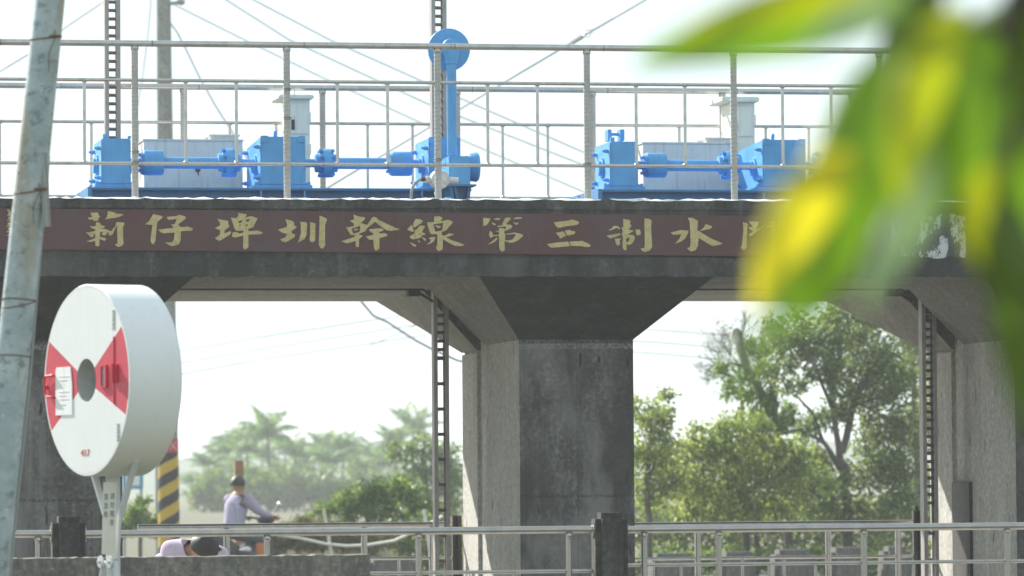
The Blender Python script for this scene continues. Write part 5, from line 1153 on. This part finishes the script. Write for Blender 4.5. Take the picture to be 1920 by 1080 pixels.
tree('leafy_tree', 'sunlit yellow green tree between the dark tree and the right rack', 'tree', 74, [[(1725, 1040, 10), (1720, 860, 8), (1712, 700, 5), (1700, 620, 3)]], [(1690, 600, 36), (1722, 650, 40), (1765, 690, 40), (1700, 690, 34), (1745, 760, 44), (1780, 820, 44), (1720, 800, 40), (1750, 900, 50), (1650, 590, 30)], 4200, 0.10, 0.05, M['leaf_yg'], G5, 15)
tree('hedge_shrub', 'dark low hedge along the foot of the right trees', 'hedge', 72, [[(1420, 1050, 6), (1420, 990, 4)]], [(x, 965 + 12 * math.sin(x * .07), 44) for x in range(1190, 1760, 36)] + [(x, 1010, 40) for x in range(1200, 1760, 44)], 7000, 0.10, 0.05, M['leaf_dk'], None, 16)
t_ = tree('ground_cover', None, None, 63, [[(1450, 1070, 2), (1450, 1060, 1)]], [(x, 1052 + 8 * math.sin(x * .09), 26) for x in range(1195, 1740, 24)], 5200, 0.09, 0.035, M['leaf_md'], None, 17)
t_['kind'] = 'stuff'
# withered tree: fan of bare twigs
t = thing('bare_tree', 'withered tree of fine bare twigs against the white sky, right opening', 'bare tree', tuple(Vector((at(1392, 1000, 78).x, at(1392, 1000, 78).y, 0))))
m = MB(); rr = random.Random(21); s = 1.0 / ppm(78); m.tube([Vector((at(1392, 1000, 78).x, at(1392, 1000, 78).y, 0)), at(1388, 860, 78), at(1392, 740, 78), at(1385, 680, 78)], [7 * s, 6 * s, 4 * s, 2.5 * s], 8)
def twig(p, d, l, r_, depth):
    e = p + d * l; m.tube([p, (p + e) / 2 + Vector((rr.gauss(0, .02), rr.gauss(0, .02), rr.gauss(0, .02))), e], [r_, r_ * .8, r_ * .5], 4)
    if depth:
        for _ in range(4):
            dd = (d + Vector((rr.gauss(0, .5), rr.gauss(0, .6), rr.gauss(0, .42)))).normalized(); twig(p + d * l * rr.uniform(.35, 1.0), dd, l * rr.uniform(.5, .75), r_ * .6, depth - 1)
for a0 in (100, 120, 138, 155, 170, 85):
    dd = Vector((math.cos(math.radians(a0)), rr.uniform(-.3, .3), math.sin(math.radians(a0)))).normalized(); twig(at(1390, 720 + rr.uniform(-40, 40), 78), dd, 0.55, 0.013, 3)
m.build('trunk', M['bark'], t)
pc_ = at(1352, 640, 78); V, F = leaves([(tuple(pc_), (0.42, 0.3, 0.45), 1.0)], 420, 0.06, 0.02, RNG); leaf_obj('crown', V, F, M['leaf_dry'], t)
# left opening
G6 = 'bushes behind the left opening'
tree('bush', 'round green bush between the life ring stand and the striped pole', 'bush', 78, [[(262, 1010, 3), (262, 960, 2)]], [(255, 965, 24), (282, 985, 24), (240, 985, 24), (268, 945, 16)], 1500, 0.09, 0.05, M['leaf_md'], G6, 31)
tree('bush', 'bright green sprawling bush on the earth bank left of the left rack', 'bush', 72, [[(690, 1020, 4), (690, 960, 3)]], [(608, 955, 22), (640, 942, 28), (680, 928, 30), (722, 925, 32), (760, 925, 30), (655, 968, 26), (705, 962, 32), (760, 968, 36), (800, 958, 34), (580, 972, 16)], 4600, 0.075, 0.042, M['leaf_md'], G6, 32)
tree('leafy_tree', 'tawny green tree behind the left lifting rack', 'tree', 105, [[(800, 1000, 6), (798, 900, 5), (790, 840, 3)], [(798, 900, 3), (770, 860, 2)], [(798, 890, 3), (830, 850, 2)]], [(758, 848, 30), (795, 838, 34), (835, 850, 32), (770, 890, 34), (815, 890, 40), (850, 900, 36), (745, 920, 30), (800, 930, 40), (845, 950, 40)], 5200, 0.10, 0.05, M['leaf_md'], 'trees behind the left opening', 33)
tree('bush', 'low shrubs under the tawny tree, beside the left rack foot', 'bush', 68, [[(800, 1050, 3), (800, 1010, 2)]], [(740, 1005, 34), (790, 1000, 36), (835, 1005, 36), (770, 1040, 36), (830, 1045, 36)], 2600, 0.08, 0.04, M['leaf_dk'], G6, 34)
tree('dry_grass', 'dry brownish grass tufts covering the earth bank behind the rope', 'grass tufts', 67.5, [[(620, 1050, 2), (620, 1025, 1)]], [(x, 1012 + 7 * math.sin(x * .11), 20) for x in range(500, 730, 20)] + [(x, 985 + 6 * math.sin(x * .2), 15) for x in range(545, 640, 18)], 5200, 0.11, 0.022, M['leaf_tuft'], None, 36)
# earth bank mound
m = MB(); nx, ny = 60, 16; rr = random.Random(8); vs = []
c = at(640, 1000, 75)
for j in range(ny + 1):
    for i in range(nx + 1):
        u, v = i / nx * 2 - 1, j / ny * 2 - 1
        h = max(0.0, (1 - abs(u) ** 3) * (1 - v * v)) ** 0.7 * (0.86 + 0.10 * math.sin(u * 9 + v * 3) + 0.07 * math.sin(u * 23 + 2) + rr.gauss(0, .03))
        vs.append((c.x + u * 3.2 + 0.3, c.y - 4.0 + v * 2.2, -0.03 + h * 0.92))
m.add(vs, [(j * (nx + 1) + i, j * (nx + 1) + i + 1, (j + 1) * (nx + 1) + i + 1, (j + 1) * (nx + 1) + i) for j in range(ny) for i in range(nx)])
tag(m.build('earth_bank', M['earth'], smooth=60), None, None, kind='structure')
# palms
def palm_mesh(seed, h):
    rng = random.Random(seed); tr = MB(); cr = []
    bend = rng.uniform(-.25, .25)
    tr.tube([(0, 0, 0), (bend * .3, 0, h * .5), (bend, 0, h)], [0.09, 0.075, 0.07], 8); tr.tube([(bend, 0, h), (bend, 0, h + 0.75)], [0.085, 0.045], 8)
    top = Vector((bend, 0, h + 0.7)); V = []
    nf = 18
    for f in range(nf):
        az = 2 * math.pi * f / nf + rng.uniform(-.25, .25); el = math.radians(rng.choice([86, 78, 66, 54, 42, 28, 14, 70])); L_ = rng.uniform(1.7, 2.4)
        d = Vector((math.cos(az), math.sin(az), 0)); p = top.copy(); e_ = el; pts = [p.copy()]; n = 12
        for i in range(n):
            e_ -= math.radians(6.0) * (0.5 + i / n); p = p + (d * math.cos(e_) + Vector((0, 0, 1)) * math.sin(e_)) * L_ / n; pts.append(p.copy())
        tr.tube(pts, [0.022] * 4 + [0.014] * (n - 3), 5)
        side = d.cross(Vector((0, 0, 1)))
        for i in range(1, n + 1):
            t_ = (pts[i] - pts[i - 1]).normalized(); ln = 0.62 * math.sin(math.pi * (0.18 + 0.80 * i / n)) ** .7
            for q in (0, .5):
                b = pts[i - 1].lerp(pts[i], q)
                for s_ in (-1, 1):
                    u = (side * s_ * .85 + t_ * .55 + Vector((0, 0, rng.uniform(-.35, .15)))).normalized(); e2 = b + u * ln + Vector((0, 0, -ln * .42)); w_ = t_ * 0.05
                    mid = b + u * ln * .5
                    V += [b - w_ * .5, mid - w_, e2, mid + w_]
    return tr, np.array([tuple(q) for q in V])
variants = []
for sd_, h in ((1, 3.3), (2, 3.9), (3, 2.9)):
    tr, V = palm_mesh(sd_, h); variants.append((h, tr, V))
PALMS = [(508, 806, 232, 'tallest palm, its crown above all others in the left opening'), (392, 868, 250, 'leftmost palm of the distant grove'), (430, 842, 262, 'palm second from the left in the grove, upright fronds'), (466, 836, 246, 'palm just left of the tallest one'), (548, 846, 255, 'palm just right of the tallest one'), (586, 858, 268, 'palm in the middle of the grove'), (640, 838, 240, 'second tallest palm, right half of the grove'), (612, 862, 228, 'leaning palm below the second tallest one'), (674, 872, 250, 'low palm right of the second tallest one'), (420, 905, 236, 'short palm at the left foot of the grove'), (485, 893, 240, 'short palm behind the rider\'s shoulder'), (560, 905, 232, 'short palm right of the rider'), (718, 868, 258, 'palm near the bush at the right of the grove'), (745, 826, 250, 'palm peeking above the tawny tree'), (690, 905, 262, 'short palm above the bright green bush'), (452, 880, 256, 'palm behind the brown timber post'), (530, 880, 270, 'dense palm under the tallest crown'), (625, 905, 248, 'short palm with lit fronds left of the bush'), (372, 900, 244, 'small palm at the very left edge of the grove'), (410, 856, 272, 'slim palm behind the leftmost ones'), (448, 826, 280, 'upright palm left of the tallest crown'), (490, 850, 284, 'palm hidden under the left side of the tallest crown'), (528, 838, 286, 'palm close behind the right side of the tallest crown'), (566, 872, 276, 'palm in the gap at the middle of the grove'), (600, 836, 284, 'palm rising behind the middle of the grove'), (655, 856, 280, 'palm just right below the second tallest crown'), (705, 850, 276, 'palm in the gap before the tawny tree'), (772, 800, 262, 'palm standing out above the tawny tree top'), (385, 925, 230, 'low fan palm at the left foot of the grove'), (585, 928, 226, 'low palm clump just above the bush'), (655, 925, 228, 'low palm clump above the middle of the bush'), (505, 925, 226, 'low palm clump right behind the handlebar')]
protos = {}
for i, (x, y, d, lab) in enumerate(PALMS):
    vi = i % 3; h0 = variants[vi][0]; q = at(x, y, d); sc_ = (q.z) / (h0 + 1.0)
    if vi not in protos:
        t = thing('palm_tree', lab, 'palm tree', (q.x, q.y, 0), 'palms of the distant grove'); WL[t.name] = Vector((0, 0, 0))
        variants[vi][1].build('trunk', M['bark'], t, smooth=60, local=True); V = variants[vi][2]; leaf_obj('crown', V, np.arange(len(V)).reshape(-1, 4), M['leaf_pl'], t); protos[vi] = t
    else: t = copy_tree(protos[vi]); t['label'] = lab; t.location = (q.x, q.y, 0)
    t.rotation_euler = (0, 0, i * 1.7); t.scale = (max(sc_, .9) * 0.95, max(sc_, .9) * 0.95, sc_ * 1.0)
tree('shrub_belt', 'hazy belt of shrubs at the foot of the palm grove', 'shrubs', 225, [[(520, 960, 3), (520, 930, 2)]], [(x, 925 + 10 * math.sin(x * .05), 30) for x in range(372, 760, 22)] + [(x, 900 + 12 * math.sin(x * .09), 24) for x in range(400, 740, 30)], 9000, 0.25, 0.14, M['leaf_md'], None, 41)
# far hills
m = MB(); n = 160; rr = random.Random(2); vs = []
for i in range(n + 1):
    X = -420 + 840 * i / n; h = 6.5 + 2.4 * math.sin(i * .13) + 1.6 * math.sin(i * .41 + 1) + rr.uniform(0, 1.8)
    Y = 520 + 0.18 * abs(X)
    vs += [(X, Y, -0.5), (X, Y + 25, h * .35), (X, Y + 60, h * .62), (X, Y + 110, -0.5)]
m.add(vs, [(i * 4 + q, i * 4 + 4 + q, i * 4 + 5 + q, i * 4 + 1 + q) for i in range(n) for q in range(3)]); tag(m.build('hills', M['hill'], smooth=60), None, None, kind='structure')
# ------------------------------------------------------------------ foreground branch with big leaves
LM = {}
def bigleaf(name, base, back, tr=0.6):
    k = NT(name); n1 = k.noise(14, 3, 0.5); col = k.mix(k.ramp(n1, [(0.3, 0.0), (0.7, 1.0)]), tuple(q * .8 for q in base), base); k.done(col, 0.4)
    t_ = k.n('ShaderNodeBsdfTranslucent'); t_.inputs[0].default_value = (*back, 1); mx = k.n('ShaderNodeMixShader'); mx.inputs[0].default_value = tr
    k.l(k.b.outputs[0], mx.inputs[1]); k.l(t_.outputs[0], mx.inputs[2]); k.l(mx.outputs[0], k.t.nodes['Material Output'].inputs[0]); return k.m
LM['g'] = bigleaf('green blade', (0.20, 0.32, 0.045), (0.44, 0.62, 0.07)); LM['y'] = bigleaf('yellow blade', (0.58, 0.56, 0.07), (0.86, 0.81, 0.12), 0.7); LM['yg'] = bigleaf('yellow green blade', (0.36, 0.40, 0.03), (0.66, 0.70, 0.04)); LM['yy'] = bigleaf('lime blade', (0.42, 0.46, 0.04), (0.74, 0.78, 0.06), 0.65); LM['d'] = bigleaf('dark blade', (0.13, 0.19, 0.05), (0.24, 0.32, 0.05), 0.45); LM['p'] = bigleaf('pale blade', (0.42, 0.52, 0.34), (0.50, 0.62, 0.34), 0.6)
bb = at(1915, -60, 3.9); bg = Vector((bb.x, bb.y, 0))
BRN = thing('leafy_branch', 'blurred branch of long green and yellow leaves hanging in the right foreground', 'branch', bb)
m = MB().tube([at(2150, -220, 3.9), at(1990, -90, 3.9), at(1900, 10, 3.88), at(1890, 90, 3.9), at(1900, 180, 3.95)], [0.018, 0.015, 0.012, 0.008, 0.004], 10)
m.tube([at(1960, -70, 3.9), at(1830, -45, 3.9), at(1700, -10, 3.9)], [0.008, 0.006, 0.003], 8); m.tube([at(1895, 40, 3.88), at(1800, 50, 3.9), at(1735, 90, 3.95)], [0.006, 0.005, 0.002], 8); m.tube([at(1890, 100, 3.9), at(1820, 200, 3.9), at(1780, 300, 3.9)], [0.006, 0.004, 0.002], 8); m.tube([at(1897, 150, 3.92), at(1895, 300, 4.0), at(1880, 380, 4.0)], [0.006, 0.004, 0.002], 8)
m.build('twig', M['bark'], BRN, smooth=60)
def big(mat, pts, wpx, d0, d1, fold=0.25, tilt=0.0, lab=None):
    P0, P1, P2 = [Vector((x, y)) for x, y in pts]; n = 18; vs = []; ns = 6
    for i in range(n + 1):
        t = i / n; c = P0 * (1 - t) ** 2 + P1 * 2 * t * (1 - t) + P2 * t * t; tg = ((P1 - P0) * (1 - t) + (P2 - P1) * t).normalized(); nm_ = Vector((-tg.y, tg.x))
        w_ = wpx * (math.sin(math.pi * min(1, t * .96 + .03)) ** 0.75) * (1.12 - .35 * t); d = d0 + (d1 - d0) * t
        for j in range(ns + 1):
            u = j / ns * 2 - 1; q = c + nm_ * (u * w_ / 2)
            vs.append(at(q.x, q.y, d + (abs(u) * fold + u * tilt) * w_ / ppm(d) / 2 + 0.004 * math.sin(t * 9 + u * 2)))
    m = MB(); k_ = ns + 1
    nv = [(vs[i]) for i in range(len(vs))]
    m.add(nv + [q + FWD * 0.0006 for q in nv], [(i * k_ + j, i * k_ + j + 1, (i + 1) * k_ + j + 1, (i + 1) * k_ + j) for i in range(n) for j in range(ns)])
    N_ = len(nv); m.f += [tuple(a + N_ for a in reversed(f)) for f in m.f[:n * ns]]; m.m += [0] * (n * ns)
    rim = [j for j in range(k_)] + [i * k_ + ns for i in range(1, n + 1)] + [n * k_ + j for j in range(ns - 1, -1, -1)] + [i * k_ for i in range(n - 1, 0, -1)]
    for a, b in zip(rim, rim[1:] + rim[:1]): m.f.append((a, b, b + N_, a + N_)); m.m.append(0)
    o = m.build('leaf', mat, BRN, smooth=80)
    if lab: o['label'] = lab
    return o
big(LM['yg'], [(1720, -30), (1490, -26), (1255, 84)], 66, 3.66, 3.6, 0.2, 0.35, 'yellowish upper edge leaf')
big(LM['g'], [(1710, 5), (1480, 18), (1188, 120)], 138, 3.9, 3.75, 0.2, 0.35, 'long green leaf pointing left')
big(LM['p'], [(1690, -10), (1600, 20), (1495, 108)], 62, 3.3, 3.1, 0.2, 0.1, 'pale leaf edge on')
big(LM['g'], [(1735, 70), (1635, 250), (1450, 632)], 205, 3.85, 3.7, 0.3, 0.2, 'broad green leaf hanging to lower left')
big(LM['y'], [(1600, 290), (1482, 375), (1412, 590)], 118, 3.65, 3.6, 0.2, 0.15, 'bright yellow leaf')
big(LM['g'], [(1640, 300), (1575, 450), (1510, 620)], 100, 3.72, 3.68, 0.2, 0.1, 'yellow green leaf tip')
big(LM['g'], [(1905, 10), (1800, 180), (1690, 480)], 170, 4.15, 4.1, 0.2, 0.1)
big(LM['d'], [(1930, 130), (1850, 250), (1745, 400)], 170, 4.2, 4.15, 0.2, 0.1)
big(LM['g'], [(1850, 60), (1830, 230), (1745, 420)], 150, 3.9, 3.85, 0.25, 0.2)
big(LM['yy'], [(1815, 15), (1690, 130), (1688, 390)], 112, 3.6, 3.55, 0.25, 0.3, 'upright yellow green leaf')
big(LM['p'], [(1760, 300), (1700, 420), (1615, 585)], 82, 3.6, 3.5, 0.15, 0.0, 'leaf coloured pale for its sky reflection')  # pale base colour stands in for sky reflection on the blade
big(LM['d'], [(1830, 320), (1860, 470), (1975, 640)], 140, 3.9, 3.85, 0.25, 0.2)
big(LM['yg'], [(1875, 310), (1800, 370), (1840, 500)], 62, 3.8, 3.8, 0.2, 0.1)
big(LM['d'], [(1935, 380), (1890, 560), (1935, 830)], 120, 4.1, 4.1, 0.2, 0.1)
big(LM['g'], [(1930, 250), (1890, 420), (1900, 620)], 120, 4.0, 4.0, 0.2, 0.1)
big(LM['d'], [(1950, -20), (1890, 60), (1905, 260)], 120, 4.0, 4.1, 0.2, 0.1)
big(LM['d'], [(1760, -30), (1700, 60), (1640, 190)], 100, 4.1, 4.1, 0.2, 0.1)
big(LM['g'], [(1490, 560), (1420, 640), (1335, 800)], 36, 2.6, 2.4, 0.2, 0.1, 'very close thin leaf tip')
# ------------------------------------------------------------------ haze
k = NT('haze air'); k.t.nodes.remove(k.b); vp = k.n('ShaderNodeVolumePrincipled'); vp.inputs['Color'].default_value = (0.92, 0.96, 1.0, 1); vp.inputs['Density'].default_value = 0.0008; vp.inputs['Anisotropy'].default_value = 0.2
k.l(vp.outputs[0], k.t.nodes['Material Output'].inputs['Volume'])
hz = MB().box(-1500, 1500, -1500, 1500, -3.3, 22.0).build('haze', k.m); tag(hz, None, None, kind='stuff')
